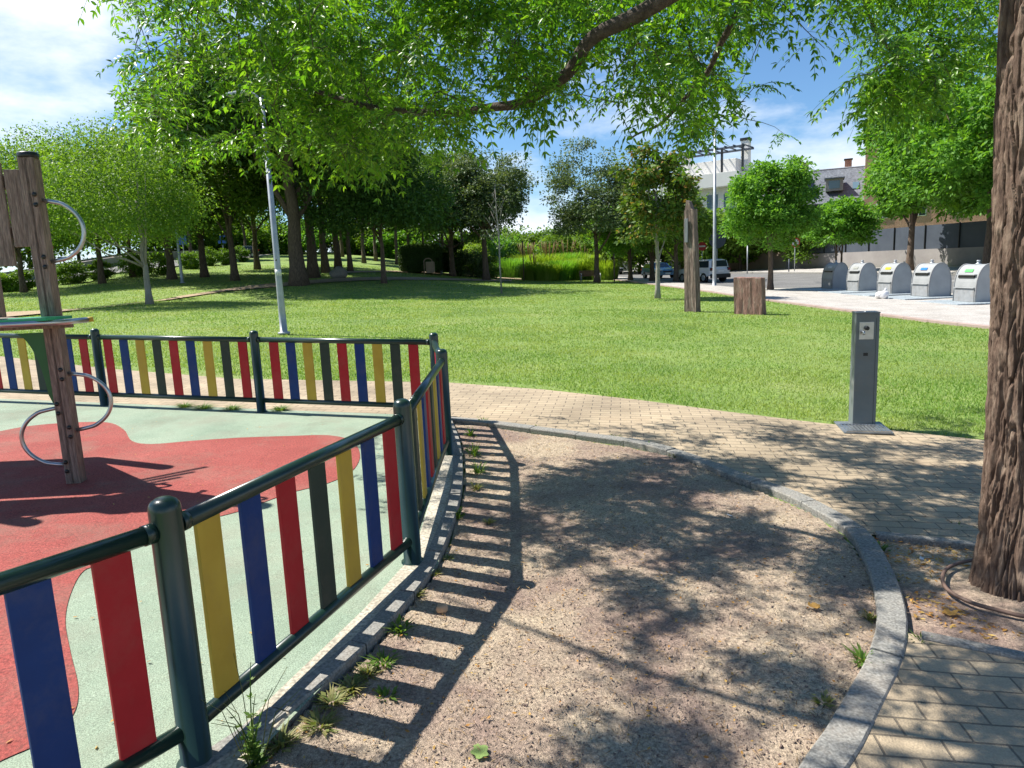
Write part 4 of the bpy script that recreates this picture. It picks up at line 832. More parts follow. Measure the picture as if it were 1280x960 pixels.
MB().tube([(.0, 0, 1.10), (.0, 0, 1.108)], .02, 12).build('cap_screw', M_['steel'], FO)
MB().box((.0745, -.0878, .53), (.003, .002, 1.04)).build('door_seam', M_['cyl_dark'], FO)
m = MB(); m.box((-.03, -.17, .012), (.42, .48, .014), bev=.003); m.build('base_plate', M_['grate'], FO)
m = MB()
for k in range(12): m.box((-.21+k*.032, -.24, .024), (.013, .28, .008))
m.box((-.03, -.39, .026), (.38, .018, .012)); m.box((-.03, -.10, .026), (.38, .018, .012)); m.build('drain_grate', M_['steel'], FO)

# ------------------------------------------------------------ wooden pillar and block
def timber(name, px, py, sx, sy, h, rz, m, label, seed, slant=0, taper=1., lean=0):
    p = G(px, py); b = bmesh.new(); g = bmesh.ops.create_cube(b, size=1); bmesh.ops.subdivide_edges(b, edges=b.edges, cuts=14, use_grid_fill=True)
    for v in b.verts:
        t = v.co.z+.5; k = 1+(taper-1)*t; x, y = v.co.x*sx*k, v.co.y*sy*k; z = t*h
        if t > .97: z += slant*x/sx*h*.1+.02*float(vn(x*20, y*20, 0, seed))
        n_ = .03*min(sx, sy)*float(fbm(x*9, y*9, z*.8, 3, seed)); v.co = Vector((x*(1+n_*3)+lean*t, y*(1+n_*3), z-.05))
        v.co.x += .02*float(fbm(v.co.x*20, v.co.y*20, z*1.2, 2, seed+3)); v.co.y += .02*float(fbm(v.co.x*20+9, v.co.y*20, z*1.2, 2, seed+5))
    me = bpy.data.meshes.new(name); b.to_mesh(me); b.free(); o = link(name, me, m, None, p, label); o.rotation_euler = (0, 0, rz); return o
o = timber('wooden_pillar', 866, 388, .42, .32, 3.25, math.radians(-44), M_['sleeper'], None, 3, 0, .8, -.08)
tag(o, 'tall weathered timber pillar with pointed grey tip standing on the lawn', 'pillar')
m = MB(); m.prism([(-.15, 0), (.13, 0), (.06, .12), (.0, .30), (-.10, .34)], -.10, .10, Matrix.Translation((-.08, 0, 3.16)) @ Matrix.Rotation(PI/2, 4, 'X')); m.build('tip', M_['sleeper'], o)
m = MB(); m.box((-.13, -.17, 2.55), (.12, .04, .75), bev=.012); m.build('splinter', mat('grey_timber', [(.13, .14, .15), (.22, .23, .24)], 5, .9, .01, 20, stretch=(5, 5, .5)), o)
o = timber('stone_block', 938, 391, .86, .40, 1.12, math.radians(-38), M_['block'], None, 7, -.35, .95, -.04)
tag(o, 'short reddish brown slab standing upright on the lawn by the pavement', 'block')

# ------------------------------------------------------------ waste containers
def container(px, py, lm, label, first=None):
    g = G(px, py); x = 16.6+.0*g[0]; loc = (g[0]+.20, g[1]+.35, float(T(g[0], g[1]))+.05)
    o = thing('waste_container', loc, label, 'container', 'underground waste containers in a row')
    W2, D, Hh = .60, .42, 1.30
    prof = [(-D, 0), (-D, .45)]+[(-D*math.cos(t)**.9 if t < PI/2 else D*abs(math.cos(t))**.9, .45+(Hh-.45)*math.sin(t)**1.0) for t in np.linspace(.12, PI-.12, 17)]+[(D, .45), (D, 0)]
    m = MB(); m.prism(prof, -W2, W2, Matrix.Rotation(PI/2, 4, 'X')); b = m.build('shell', M_['cont'], o)
    for s in (-1, 1):      # raised end rims
        m = MB(); P = [(x_*1.02, s*(W2+.0), z_1*1.005+.004) for x_, z_1 in prof]; m.tube(P, .022, 6); m.build('rim', M_['cont_front'], o)
    def fx(z):
        return -D if z < .45 else -D*math.sqrt(max(0, 1-((z-.45)/(Hh-.45))**2))**.9
    m = MB(); m.box((fx(.25)-.012, 0, .24), (.02, 1.04, .44), bev=.006); m.build('front_door', M_['cont_front'], o)
    m = MB(); m.box((fx(.5)-.035, 0, .50), (.07, 1.08, .03), bev=.008); m.box((fx(.93)-.045, 0, .95), (.10, 1.0, .03), bev=.008); m.build('ledge', M_['cont'], o)
    m = MB(); m.box((fx(.86)-.012, 0, .88), (.05, .86, .075)); m.build('slot', M_['cyl_dark'], o)
    a = math.atan2(fx(1.14)-fx(1.0), .14); m = MB(); m.box((fx(1.08)-.012, 0, 1.09), (.015, .42, .10), ry=a+.05); m.build('waste_label', M_[lm], o)
    m = MB(); m.lathe([(.10, Hh-.01), (.10, Hh+.02), (.05, Hh+.03), (.05, Hh+.10), (.07, Hh+.11), (.05, Hh+.14)], (0, 0, 0), 14); m.build('lifting_knob', M_['galv'], o)
    return o
for px, py, lm, lb in [(1221, 380, 'green_label', 'nearest grey dome topped waste container, with green label'), (1163, 373.5, 'blue_label', 'grey waste container with blue label'), (1117, 369.5, 'yellow_label', 'grey waste container with yellow label beside the white bag'), (1076, 366, 'grey_label', 'grey waste container with dull olive label, fourth from the near end'), (1043, 363, 'pale_label', 'farthest grey waste container with pale label')]:
    container(px, py, lm, lb)
p = G(1103, 374); m = MB(); m.ball((0, 0, .16), .20, (1.15, .9, .85), 3, .45, 3); m.tube([(.05, 0, .28), (.08, 0, .36), (.14, .02, .40)], [.05, .02, .05], 7); o = m.build('rubbish_bag', M_['bag'], None, None, p); tag(o, 'knotted white rubbish bag lying beside a container', 'bag')

# ------------------------------------------------------------ lamps, signs, bench, bin
def lamp(px, d, h, r, label, arm=1.2, aa=0):
    o = thing('street_lamp', at(px, d), label, 'lamp'); m = MB(); m.lathe([(r*1.9, -.03), (r*1.9, .02), (r*1.15, .03), (r*1.1, .5), (r, 1.2), (r*.6, h)], seg=16); m.build('pole', M_['galv'], o)
    e = (math.cos(aa)*arm, math.sin(aa)*arm); MB().tube([(0, 0, h-.1), (e[0]*.5, e[1]*.5, h+.1), (e[0], e[1], h+.12)], .03, 8).build('arm', M_['galv'], o)
    MB().box((e[0]*1.2, e[1]*1.2, h+.12), (.6, .22, .09), rz=aa, bev=.03).build('lamp_head', M_['galv'], o); return o
o = lamp(355, 16.7, 5.4, .075, 'grey metal lamp pole with sticker rising just behind the fence', .5, 2.8)
MB().tube([(0, 0, 1.35), (0, 0, 1.5)], .074, 14).build('sticker', M_['white_paint'], o); MB().ball((0, -.075, 1.72), .02).build('bolt', M_['cyl_dark'], o)
lamp(228, 46, 5.2, .09, 'thin grey lamp pole farther off on the left lawn', .6, 0)
lamp(893, 44.5, 9.5, .11, 'tall pale lamp pole beside the white car', 1.6, PI/2)
lamp(552, 64, 4.6, .08, 'white pole right of the litter bin', .4, 0)
lamp(1002, 80, 8.2, .08, 'thin lamp pole before the slate roofed house', .8, 2.5)
def sign(px, d, h, r, kind, label, face=0):
    o = thing('traffic_sign', at(px, d), label, 'traffic sign', rz=face); MB().tube([(0, 0, -.05), (0, 0, h)], .035, 10).build('post', M_['galv'], o)
    R = Matrix.Translation((0, -.05, h-r)) @ Matrix.Rotation(PI/2, 4, 'X'); circ = lambda q: [(q*math.cos(a), q*math.sin(a)) for a in np.linspace(0, 2*PI, 24, endpoint=False)]
    if kind == 'noentry':
        b = MB().prism(circ(r), 0, .01, R).build('disc', M_['sign_red'], o); MB().box((0, -.064, h-r), (r*1.4, .004, r*.36)).build('bar', M_['sign_white'], b)
    elif kind == 'ring':
        b = MB().prism(circ(r), 0, .01, R).build('disc', M_['sign_red'], o); MB().prism(circ(r*.72), .0125, .0145, R).build('centre', M_['sign_white'], b)
        MB().box((0, -.0665, h-r), (r*1.5, .003, r*.22), ry=PI/4).build('bar', M_['sign_red'], b)
    elif kind == 'blue': MB().box((0, -.05, h-r), (2*r, .01, 2*r), bev=.003).build('panel', M_['sign_blue'], o)
    elif kind == 'back': MB().prism(circ(r), 0, .02, R).build('disc_back', M_['panel'], o)
    return o
sign(993, 62, 3.0, .42, 'ring', 'round red and white sign before the dark panel fence')
sign(877.5, 58, 3.1, .36, 'noentry', 'small round red sign with white bar by the white car')
sign(896, 56, 4.0, .75, 'back', 'large dark round sign seen from behind beside the tall lamp', .2)
sign(68, 54, 3.0, .36, 'ring', 'red ringed sign beside the left street')
sign(232, 66, 2.9, .4, 'blue', 'blue square sign behind the round bush row')
sign(281, 74, 2.9, .42, 'blue', 'small blue sign farther along the left street')
for px, d, h, lb in ((986, 62, 1.2, 'low dark bollard left of the round sign'), (934, 66, 2.6, 'thin grey post before the tan wall'),):
    p = at(px, d); o = MB().tube([(0, 0, -.1), (0, 0, h)], .05, 10).build('bollard' if h < 2 else 'post', M_['panel' if h < 2 else 'galv'], None, lb, p); o['category'] = 'bollard' if h < 2 else 'post'
# bench
o = thing('park_bench', at(738, 58.5), 'brown slatted park bench in front of the ornamental grasses', 'bench', rz=math.radians(6)); m = MB()
for k in range(4): m.box((0, -.1-k*.11+.2, .44), (1.8, .09, .035), bev=.006)
m.build('seat', M_['bench_wood'], o); m = MB()
for k in range(4): m.box((0, .19+k*.02, .52+k*.11), (1.8, .03, .09), bev=.006)
m.build('backrest', M_['bench_wood'], o)
for s in (-1, 1):
    for y0, y1, z1 in ((-.28, -.24, .62), (.22, .28, .9)): MB().tube([(s*.8, y0, -.03), (s*.8, y1, z1)], .03, 8).build('leg', M_['galv'], o)
    MB().tube([(s*.8, -.26, .62), (s*.8, .22, .64)], .025, 8).build('armrest', M_['galv'], o)
# litter bin
o = thing('litter_bin', at(537, 60), 'tan litter bin with arched hoop in front of the dark hedge', 'bin'); m = MB(); m.box((.1, 0, .62), (.72, .45, .95), bev=.05); m.build('basket', M_['bin_tan'], o)
C = [(-.42, 0, -.05), (-.42, 0, 1.1)]+[(-.42+.35*(1-math.cos(t)), 0, 1.1+.28*math.sin(t)) for t in np.linspace(.2, PI-.2, 8)]+[(.28, 0, 1.1)]; MB().tube(C, .045, 8).build('hoop', M_['bin_tan'], o)
m = MB()
for k in range(7): m.box((-.2+k*.1, -.232, .62), (.02, .01, .8))
m.build('slats', M_['bench_wood'], o)
# grey rock-like seat on the mound
o = MB().ball((0, 0, .3), .6, (1.1, .7, .7), 3, .3, 4).build('boulder', M_['kerb'], None, None, at(424, 49)); tag(o, 'pale grey boulder on the lawn beneath the far trees', 'boulder')

# ------------------------------------------------------------ cars
def car(loc, rz, paint, label, suv=False, lights=True):
    o = thing('parked_car', loc, label, 'car', 'parked cars', rz=rz)          # front towards +x
    if suv: Ln, Wd, prof, gl, wr = 4.2, 1.8, [(-2.08, .45), (-2.1, .95), (-2.02, 1.05), (-1.9, 1.62), (-1.5, 1.69), (.2, 1.66), (.85, 1.12), (1.9, 1.02), (2.1, .8), (2.1, .42)], [(-1.86, 1.08), (-1.75, 1.55), (.15, 1.56), (.66, 1.12)], .35
    else: Ln, Wd, prof, gl, wr = 4.1, 1.75, [(-2.0, .40), (-2.05, .85), (-1.9, 1.0), (-1.35, 1.42), (-.4, 1.48), (.25, 1.42), (1.05, .98), (1.85, .82), (2.05, .6), (2.05, .35)], [(-1.55, .98), (-1.1, 1.36), (.2, 1.36), (.85, .97)], .31
    b = bmesh.new(); ny = 9; rows = []
    for k in range(ny):
        s = -1+2*k/(ny-1); rows.append([])
        for x, z in prof:
            hz = max(0, (z-.95)/.7); wv = Wd/2*(1-.16*hz); rd = .06*abs(s)**4; rows[-1].append(b.verts.new((x*(1-.045*s**4), s*wv, z-rd*(z > .6))))
    n = len(prof)
    for k in range(ny-1):
        for i in range(n): b.faces.new((rows[k][i], rows[k][(i+1) % n], rows[k+1][(i+1) % n], rows[k+1][i]))
    b.faces.new(rows[0]); b.faces.new(rows[-1][::-1]); bmesh.ops.recalc_face_normals(b, faces=b.faces)
    me = bpy.data.meshes.new('body'); b.to_mesh(me); b.free(); link('body', me, M_[paint], o)
    for s in (-1, 1):
        P = []
        for x, z in gl: hz = max(0, (z-.95)/.7); P.append((x, s*(Wd/2*(1-.16*hz)+.006), z-.0))
        m = MB(); m.quad(*P); m.build('side_window', M_['glass'], o)
    rb, rt = (prof[2], prof[3]) if suv else (prof[2], prof[3])
    def pane(p0, p1, name, s):
        (xa, za), (xb, zb_) = p0, p1; q = lambda t: (xa+(xb-xa)*t+s*.012, za+(zb_-za)*t+.008); (x0, z0), (x1, z1) = q(.12), q(.9)
        MB().quad((x0, -.70, z0), (x0, .70, z0), (x1, .62, z1), (x1, -.62, z1)).build(name, M_['glass'], o)
    pane(rb, rt, 'rear_window', -1); pane(prof[-4] if not suv else prof[6], prof[-5] if not suv else prof[5], 'windscreen', 1)
    for x in (-Ln*.31, Ln*.32):
        for s in (-1, 1):
            wl = MB().tube([(x, s*(Wd/2-.20), wr), (x, s*(Wd/2+.015), wr)], wr, 22).build('wheel', M_['rubber'], o); MB().tube([(x, s*(Wd/2-.0), wr), (x, s*(Wd/2+.025), wr)], wr*.6, 16).build('rim', M_['galv'], wl)
    m = MB(); m.box((-Ln/2-.0, 0, .45), (.16, Wd*.96, .30), bev=.04); m.build('rear_bumper', M_['black_plastic'], o)
    m = MB(); m.box((Ln/2-.05, 0, .42), (.16, Wd*.92, .26), bev=.04); m.build('front_bumper', M_['black_plastic' if suv else paint], o)
    MB().box((-Ln/2-.085, 0, .62 if not suv else .80), (.01, .5, .11)).build('number_plate', M_['sign_white'], o)
    MB().box((Ln/2+.035, 0, .45), (.01, .5, .11)).build('number_plate', M_['sign_white'], o)
    MB().box((Ln/2-.01, 0, .62), (.06, .9, .14), bev=.02).build('grille', M_['black_plastic'], o)
    for s in (-1, 1):
        MB().box((-Ln/2+.03, s*Wd*.42, .95 if suv else .85), (.12, .24, .22), bev=.02).build('taillight', M_['black_plastic' if suv else 'taillight'], o)
        if suv: MB().box((-Ln/2-.035, s*Wd*.42, .95), (.02, .14, .12), bev=.004).build('taillight', M_['taillight'], o)
        MB().box((Ln/2-.13, s*Wd*.38, .74), (.2, .32, .13), bev=.03).build('headlight', M_['headlight'], o)
        MB().box((.55, s*(Wd/2+.1), 1.02), (.12, .2, .13), bev=.03).build('wing_mirror', M_[paint], o)
    return o
p = at(884, 52); car(p+np.array([0, 1.2, .0]), math.radians(90+21), 'white_car', 'white sport utility car parked at the kerb, seen from behind', True)
p = at(823, 66); car(p+np.array([0, .0, .0]), math.radians(-90+12), 'blue_car', 'blue compact car facing the camera on the street')
p = at(764, 88); car(p, math.radians(-80), 'dark_car', 'dark car far down the street, half hidden by a trunk')
p = at(303, 90); car(p+np.array([0, 0, 0]), math.radians(200), 'dark_car', 'dark car on the left street beyond the bushes')

# ------------------------------------------------------------ far wall, fences, buildings
def wallrun(name, line, h, th, m, label, cat, cap=None, z0=-.3, parent=None, off=0, sub=6):
    b = bmesh.new(); P = [np.array(p, float) for p in line]; rows = []
    Q = []
    for a, c in zip(P[:-1], P[1:]):
        for k in range(sub): Q.append(a+(c-a)*k/sub)
    Q.append(P[-1])
    for i, p in enumerate(Q):
        d = Q[min(i+1, len(Q)-1)]-Q[max(i-1, 0)]; d /= np.linalg.norm(d); nn = np.array([-d[1], d[0]])*th/2; z = float(T(*p))
        rows.append([b.verts.new((*(p-nn), z+z0)), b.verts.new((*(p-nn), z+h)), b.verts.new((*(p+nn), z+h)), b.verts.new((*(p+nn), z+z0))])
    for r, s in zip(rows[:-1], rows[1:]):
        for k in range(4): b.faces.new((r[k], r[(k+1) % 4], s[(k+1) % 4], s[k]))
    b.faces.new(rows[0][::-1]); b.faces.new(rows[-1]); bmesh.ops.recalc_face_normals(b, faces=b.faces); me = bpy.data.meshes.new(name); b.to_mesh(me); b.free()
    return link(name, me, m, parent)
W1 = [(38.5, 5), (37.4, 20), (36.4, 32), (34.9, 46), (31.9, 58), (28.2, 71)]
wo = thing('boundary_wall', (0, 0, 0), 'long street wall of pale stone with dark metal panels on top', 'wall')
wallrun('stone_base', W1, 1.45, .3, M_['stone_wall'], 0, 0, parent=wo)
wallrun('metal_panels', W1, 3.25, .08, M_['panel'], 0, 0, z0=1.45, parent=wo)
d_ = []
for a, c in zip(W1[:-1], W1[1:]):
    a = np.array(a); c = np.array(c); n = int(np.hypot(*(c-a))/2.5)
    for k in range(n):
        p = a+(c-a)*k/n; z = float(T(*p)); MB().box((p[0]-.09, p[1], z+2.38), (.08, .08, 1.84)).build('panel_post', M_['cyl_dark'], wo)
W2 = [(28.2, 71), (24.5, 83), (22.3, 90)]
o = wallrun('garden_wall', W2, 2.6, .3, M_['tan_wall'], 0, 0); tag(o, 'tan garden wall left of the dark panel fence', 'wall')
W3 = [(22.3, 90), (17, 118), (9, 165)]
o = wallrun('white_garden_wall', W3, 2.2, .3, M_['white_wall'], 0, 0); tag(o, 'low white wall behind the parked cars', 'wall')
Wl = [p[:2]+(-11, 11) for p in ln]; o = wallrun('retaining_wall', Wl, .9, .4, M_['stone_wall'], 0, 0); tag(o, 'low stone retaining wall beyond the left street', 'wall')
strip('earth_bank', [p+(-.3, .3) for p in Wl], [p+(-8, 8) for p in Wl], .8, M_['tan_dirt'], 40, 3, label='brown earth bank above the retaining wall')

def win(parent, x, y, z, w_, h_, rz=0, m='glass'):
    f = MB().box((x, y, z), (w_+.16, .10, h_+.16), bev=.01).build('window', M_['white_wall'], parent); MB().box((x, y-.062, z), (w_, .03, h_)).build('pane', M_[m], f)
    MB().box((x, y-.085, z), (.05, .03, h_)).build('mullion', M_['white_wall'], f)
# white modern block, faces towards the camera: local -y
p = at(903, 92); B = thing('white_building', p, 'white modern apartment block with roof terrace pergola behind the street trees', 'building', rz=math.radians(-38)); B.scale = (1.12, 1.12, 1.14)
MB().box((-2.5, 5, 5.2), (9, 10, 10.4), bev=.03).build('wall', M_['white_wall'], B)
MB().box((5.0, 6, 5.0), (6.2, 11, 10.0), bev=.03).build('side_wing', M_['grey_wall'], B)
MB().box((-2.5, -.5, 9.7), (9.6, 1.6, 1.5), bev=.02).build('parapet', M_['white_wall'], B)
MB().box((-2.5, -.6, 5.3), (9.6, 1.6, 1.2), bev=.02).build('balcony', M_['white_wall'], B)
for x in (-5.6, -3.4, -1.2, .8):
    for z in (3.2, 7.4): win(B, x, -.02, z, 1.3, 1.7, m='glass_blue')
for z in (3.0, 6.0, 8.6): win(B, 5, .46, z, 1.2, 1.2)
MB().box((-2, 5, 11.3), (5.5, 6, 1.9), bev=.03).build('penthouse', M_['white_wall'], B)
for x, y in ((-5.8, .2), (-.2, .2), (2.2, .2)): MB().box((x, y, 11.8), (.22, .22, 2.8)).build('pergola_post', M_['cyl_dark'], B)
m = MB(); m.box((-1.8, .2, 13.2), (8.4, .2, .22)); m.box((-1.8, 3.2, 13.2), (8.4, .2, .22))
for k in range(9): m.box((-5.8+k*1.0, 1.7, 13.35), (.12, 3.6, .12))
m.build('pergola', M_['panel'], B)
for x, h_ in ((-6.2, .7), (1.2, 1.3)):
    c = MB().box((x, 4, 12+h_/2), (.9, .9, h_+2), bev=.02).build('chimney', M_['white_wall'], B); MB().box((x, 4, 13.1+h_), (1.05, 1.05, .3)).build('chimney_cap', M_['cyl_dark'], c)
# slate roofed house
p = at(1022, 86); Hs = thing('slate_roof_house', p, 'large house with grey slate hipped roof, dormer and skylights', 'building', rz=math.radians(-24))
MB().box((2.0, 6, 3.5), (15, 12, 7.0)).build('wall', M_['grey_wall'], Hs)
MB().box((-6.2, 3, 3.7), (5.5, 9, 8.4)).build('flat_wing', M_['grey_wall'], Hs)
b = bmesh.new(); e = [(-6.4, -1.0, 7.0), (10.5, -1.0, 7.0), (10.5, 13, 7.0), (-6.4, 13, 7.0)]; rdg = [(-1.0, 6, 11.6), (7.5, 6, 11.6)]
v = [b.verts.new(q) for q in e+rdg]; [b.faces.new([v[i] for i in f]) for f in ((0, 1, 5, 4), (1, 2, 5), (2, 3, 4, 5), (3, 0, 4), (3, 2, 1, 0))]; me = bpy.data.meshes.new('roof'); b.to_mesh(me); b.free(); rf = link('roof', me, M_['slate'], Hs)
MB().box((2.05, 6, 6.87), (17.2, 14.3, .22)).build('eaves', M_['black_plastic'], Hs)
m = MB(); m.tube([(-6.4, -1, 7.05), (-1, 6, 11.65), (7.5, 6, 11.65), (10.5, -1, 7.05)], .1, 6); m.build('ridge', M_['galv'], rf)
dm = MB().box((1.6, 1.5, 9.2), (1.9, 2.6, 1.4)).build('dormer', M_['stone_wall'], rf); MB().box((1.6, .17, 9.2), (1.2, .05, .9)).build('pane', M_['glass_blue'], dm); MB().box((1.6, 1.4, 9.95), (2.2, 3.0, .14)).build('dormer_roof', M_['slate'], dm)
for k in range(4):
    a = math.atan2(4.6, 7); MB().box((4.0+k*1.25, 2.0+.0, 7+3.0*4.6/7+.10), (.7, 1.6, .08), rx=a).build('skylight', M_['glass_blue'], rf)
for x in (-1.8, 3.2, 6.4):
    c = MB().box((x, 6.6, 12.0), (.8, .8, 1.3)).build('chimney', M_['brick'], rf); MB().box((x, 6.6, 12.7), (1., 1., .15)).build('chimney_cap', M_['cyl_dark'], c)
for x in (-7.5, -5.5, -2.6, -1.0, 2.5, 5.5):
    win(Hs, x, -1.52 if x < -4 else -.02, 5.5, 1.2, .9)
MB().box((-3.0, -.1, 5.9), (2.8, .1, .8)).build('brick_band', M_['brick'], Hs)
# brick tower block behind the big bright tree
p = at(1165, 78); Bk = thing('brick_building', p, 'tall orange brick apartment building mostly hidden by the bright green tree', 'building', rz=math.radians(-30))
MB().box((1.5, 5, 7.2), (17, 10, 14.4), bev=.05).build('wall', M_['brick'], Bk)
MB().box((1.5, 5, 14.55), (17.4, 10.4, .4)).build('cornice', M_['grey_wall'], Bk)
for x in (-5, -1.5, 2, 5.5, 8.5):
    for z in (2.5, 5.5, 8.5, 11.5): win(Bk, x, -.02, z, 1.3, 1.5)
# distant low building behind trees at the end of the street
p = at(800, 125); Db = thing('distant_white_building', p, 'low white building at the far end of the street', 'building'); MB().box((0, 4, 2.2), (22, 8, 4.4)).build('wall', M_['white_wall'], Db)
MB().box((0, 4, 4.5), (22.5, 8.5, .3)).build('roof', M_['slate'], Db)
for k in range(7): win(Db, -9+k*3, -.02, 2.2, 1.4, 1.4)

# ------------------------------------------------------------ small things on the ground
def on(px, py): g = G(px, py, -.026); return g
bedp = [tuple(p) for p in bed]
n = 120000; xx = rng.uniform(-1.5, 2.3, n); yy = 1.1*np.exp(rng.uniform(0, 1, n)*math.log(7.2/1.1)); ok = inpoly(xx, yy, bedp); xx, yy = xx[ok], yy[ok]
n = len(xx); s = rng.gamma(1.6, .0009, n)+.0011
P = np.c_[xx, yy, T(xx, yy)-.026+.008*fbm(xx*2, yy*2, 0, 3, 5)+.004]
# little irregular tetra crumbs
O = unit(n*4).reshape(n, 4, 3)*s[:, None, None]*np.array([1.4, 1.4, .7]); V = (P[:, None]+O).reshape(-1, 3); I = np.arange(n)[:, None]*4
Fa = np.concatenate([I+np.array([[0, 1, 2]]), I+np.array([[0, 2, 3]]), I+np.array([[0, 3, 1]]), I+np.array([[1, 3, 2]])])
stuff('gravel', mesh_np('gravel', V, Fa), M_['pebble'], 'fine reddish gravel crumbs scattered over the bare bed', 'gravel')
def slivers(n, poly, lo, hi, wd, m, name, label, cat, dens=None, off=-.02):
    xs_ = [p[0] for p in poly]; ys_ = [p[1] for p in poly]; x = rng.uniform(min(xs_), max(xs_), n*3); y = rng.uniform(min(ys_), max(ys_), n*3); ok = inpoly(x, y, poly)
    if dens is not None: ok &= dens(x, y)
    x, y = x[ok][:n], y[ok][:n]; n = len(x); a = rng.uniform(0, 2*PI, n); D = np.c_[np.cos(a), np.sin(a), rng.normal(.05, .12, n)]; Nn = np.c_[rng.normal(0, .3, (n, 2)), np.ones(n)]
    Ln_ = rng.uniform(lo, hi, n); V, Fa = leaf_quads(np.c_[x, y, T(x, y)+off+.004], D, Nn, Ln_, Ln_*wd); return stuff(name, mesh_np(name, V, Fa), M_[m], label, cat)
slivers(6000, bedp, .012, .05, .09, 'twiglet', 'dry_debris', 'dry twigs and straw littering the bare bed', 'debris')
slivers(900, bedp, .010, .022, .5, 'dryleaf', 'leaf_litter', 'small yellow and orange leaflets scattered on the bed', 'leaf litter', lambda x, y: fbm(x*1.2, y*1.2, 0, 2, 4) > -.1)
slivers(2600, [tuple(p) for p in pitp], .010, .034, .4, 'dryleaf', 'pit_leaf_litter', 'dry orange leaves lying in the tree pit', 'leaf litter', lambda x, y: fbm(x*3, y*3, 0, 3, 4) > -.15)
slivers(500, [(2.2, 3.9), (4.5, 3.4), (4.5, 6), (1.2, 6.6)], .012, .03, .35, 'twiglet', 'path_debris', 'dry bits on the shaded paving', 'debris', off=.001)
slivers(800, [tuple(p) for p in floor_out], .010, .026, .45, 'dryleaf', 'floor_leaf_litter', 'tiny dry leaves on the rubber floor', 'leaf litter', off=.008)
g = on(553, 766); o = MB().ball((0, 0, .022), .030, (1, .8, .85), 3, .18, 2).build('stone', M_['stone'], None, None, g); tag(o, 'smooth tan stone lying in the fence shadow', 'stone')
def fallen(px, py, sz, m, label, seed, curl=.3):
    q = np.random.default_rng(seed); n = 22; P = [(0, 0, 0)]
    for k in range(n):
        a = 2*PI*k/n; r = sz*(.62+.38*abs(math.cos(a*2.5)))*q.uniform(.85, 1.1); P.append((r*math.cos(a), r*.8*math.sin(a), curl*r*(r/sz)*q.uniform(.4, 1)))
    Fa = [[0, 1+k, 1+(k+1) % n] for k in range(n)]; o = link('fallen_leaf', mesh_np('fallen_leaf', np.array(P), Fa), M_[m], None, G(px, py, -.016)); o.rotation_euler = (0, 0, seed); return tag(o, label, 'leaf')
fallen(600, 940, .042, 'greenleaf', 'pale green lobed leaf lying at the bottom of the bed', 2, .15)
fallen(1018, 760, .034, 'dryleaf', 'curled orange brown leaf on the shaded bed', 5, .8)
fallen(1188, 768, .04, 'dryleaf', 'orange dead leaf in the tree pit beside the hose', 3, .5)
for i, (px, py, lb) in enumerate([(918, 596, 'white paper scrap at the kerb, left one'), (1152, 699, 'crumpled white paper in the tree pit'), (912, 645, 'tiny pale scrap on the shaded soil')]):
    o = MB().box((0, 0, .006), (.035, .02, .004), rz=i, bev=.001, rx=.3).build('paper_scrap', M_['bag'], None, None, on(px, py)); tag(o, lb, 'litter')
# weeds
def tuft(px, py, h, r, n, m, label, wide=.006, leafy=0, name='weed', off=-.03):
    g = G(px, py, off); a = rng.uniform(0, 2*PI, n); rr = rng.uniform(0, .5, n)*r; hh = h*rng.uniform(.4, 1.1, n); sp = rng.uniform(.2, 1.2, n)*r; V = []
    for t in (0, .5, 1.): oo = rr+sp*t*t; w_ = wide*(1 if t < .9 else .1)*(1+.5*(t == .5)); V += [np.c_[np.cos(a)*oo-np.sin(a)*w_/2, np.sin(a)*oo+np.cos(a)*w_/2, hh*(t*1.2-.3*t*t)], np.c_[np.cos(a)*oo+np.sin(a)*w_/2, np.sin(a)*oo-np.cos(a)*w_/2, hh*(t*1.2-.3*t*t)]]
    V = np.stack(V, 1); I = np.arange(n)[:, None]*6; Fa = np.concatenate([I+np.array([[0, 1, 3, 2]]), I+np.array([[2, 3, 5, 4]])]); V = V.reshape(-1, 3)
    if leafy:
        P = np.clip(rng.normal(0, r*.35, (leafy, 3)), -r*.5, r*.5); P[:, 2] = np.abs(rng.normal(0, h*.45, leafy)); D = P.copy(); D[:, 2] = rng.uniform(-.01, .03, leafy); D /= np.linalg.norm(D, axis=1)[:, None]; Ln_ = rng.uniform(.018, .042, leafy)
        V2, F2 = leaf_quads(P, D, np.c_[rng.normal(0, .3, (leafy, 2)), np.ones(leafy)], Ln_, Ln_*.5); F2 = F2+len(V); V = np.r_[V, V2]; Fa = np.r_[Fa, F2]
    o = link(name, mesh_np(name, V, Fa), M_[m], None, g); return tag(o, label, 'weed', 'weeds at the foot of the fence')
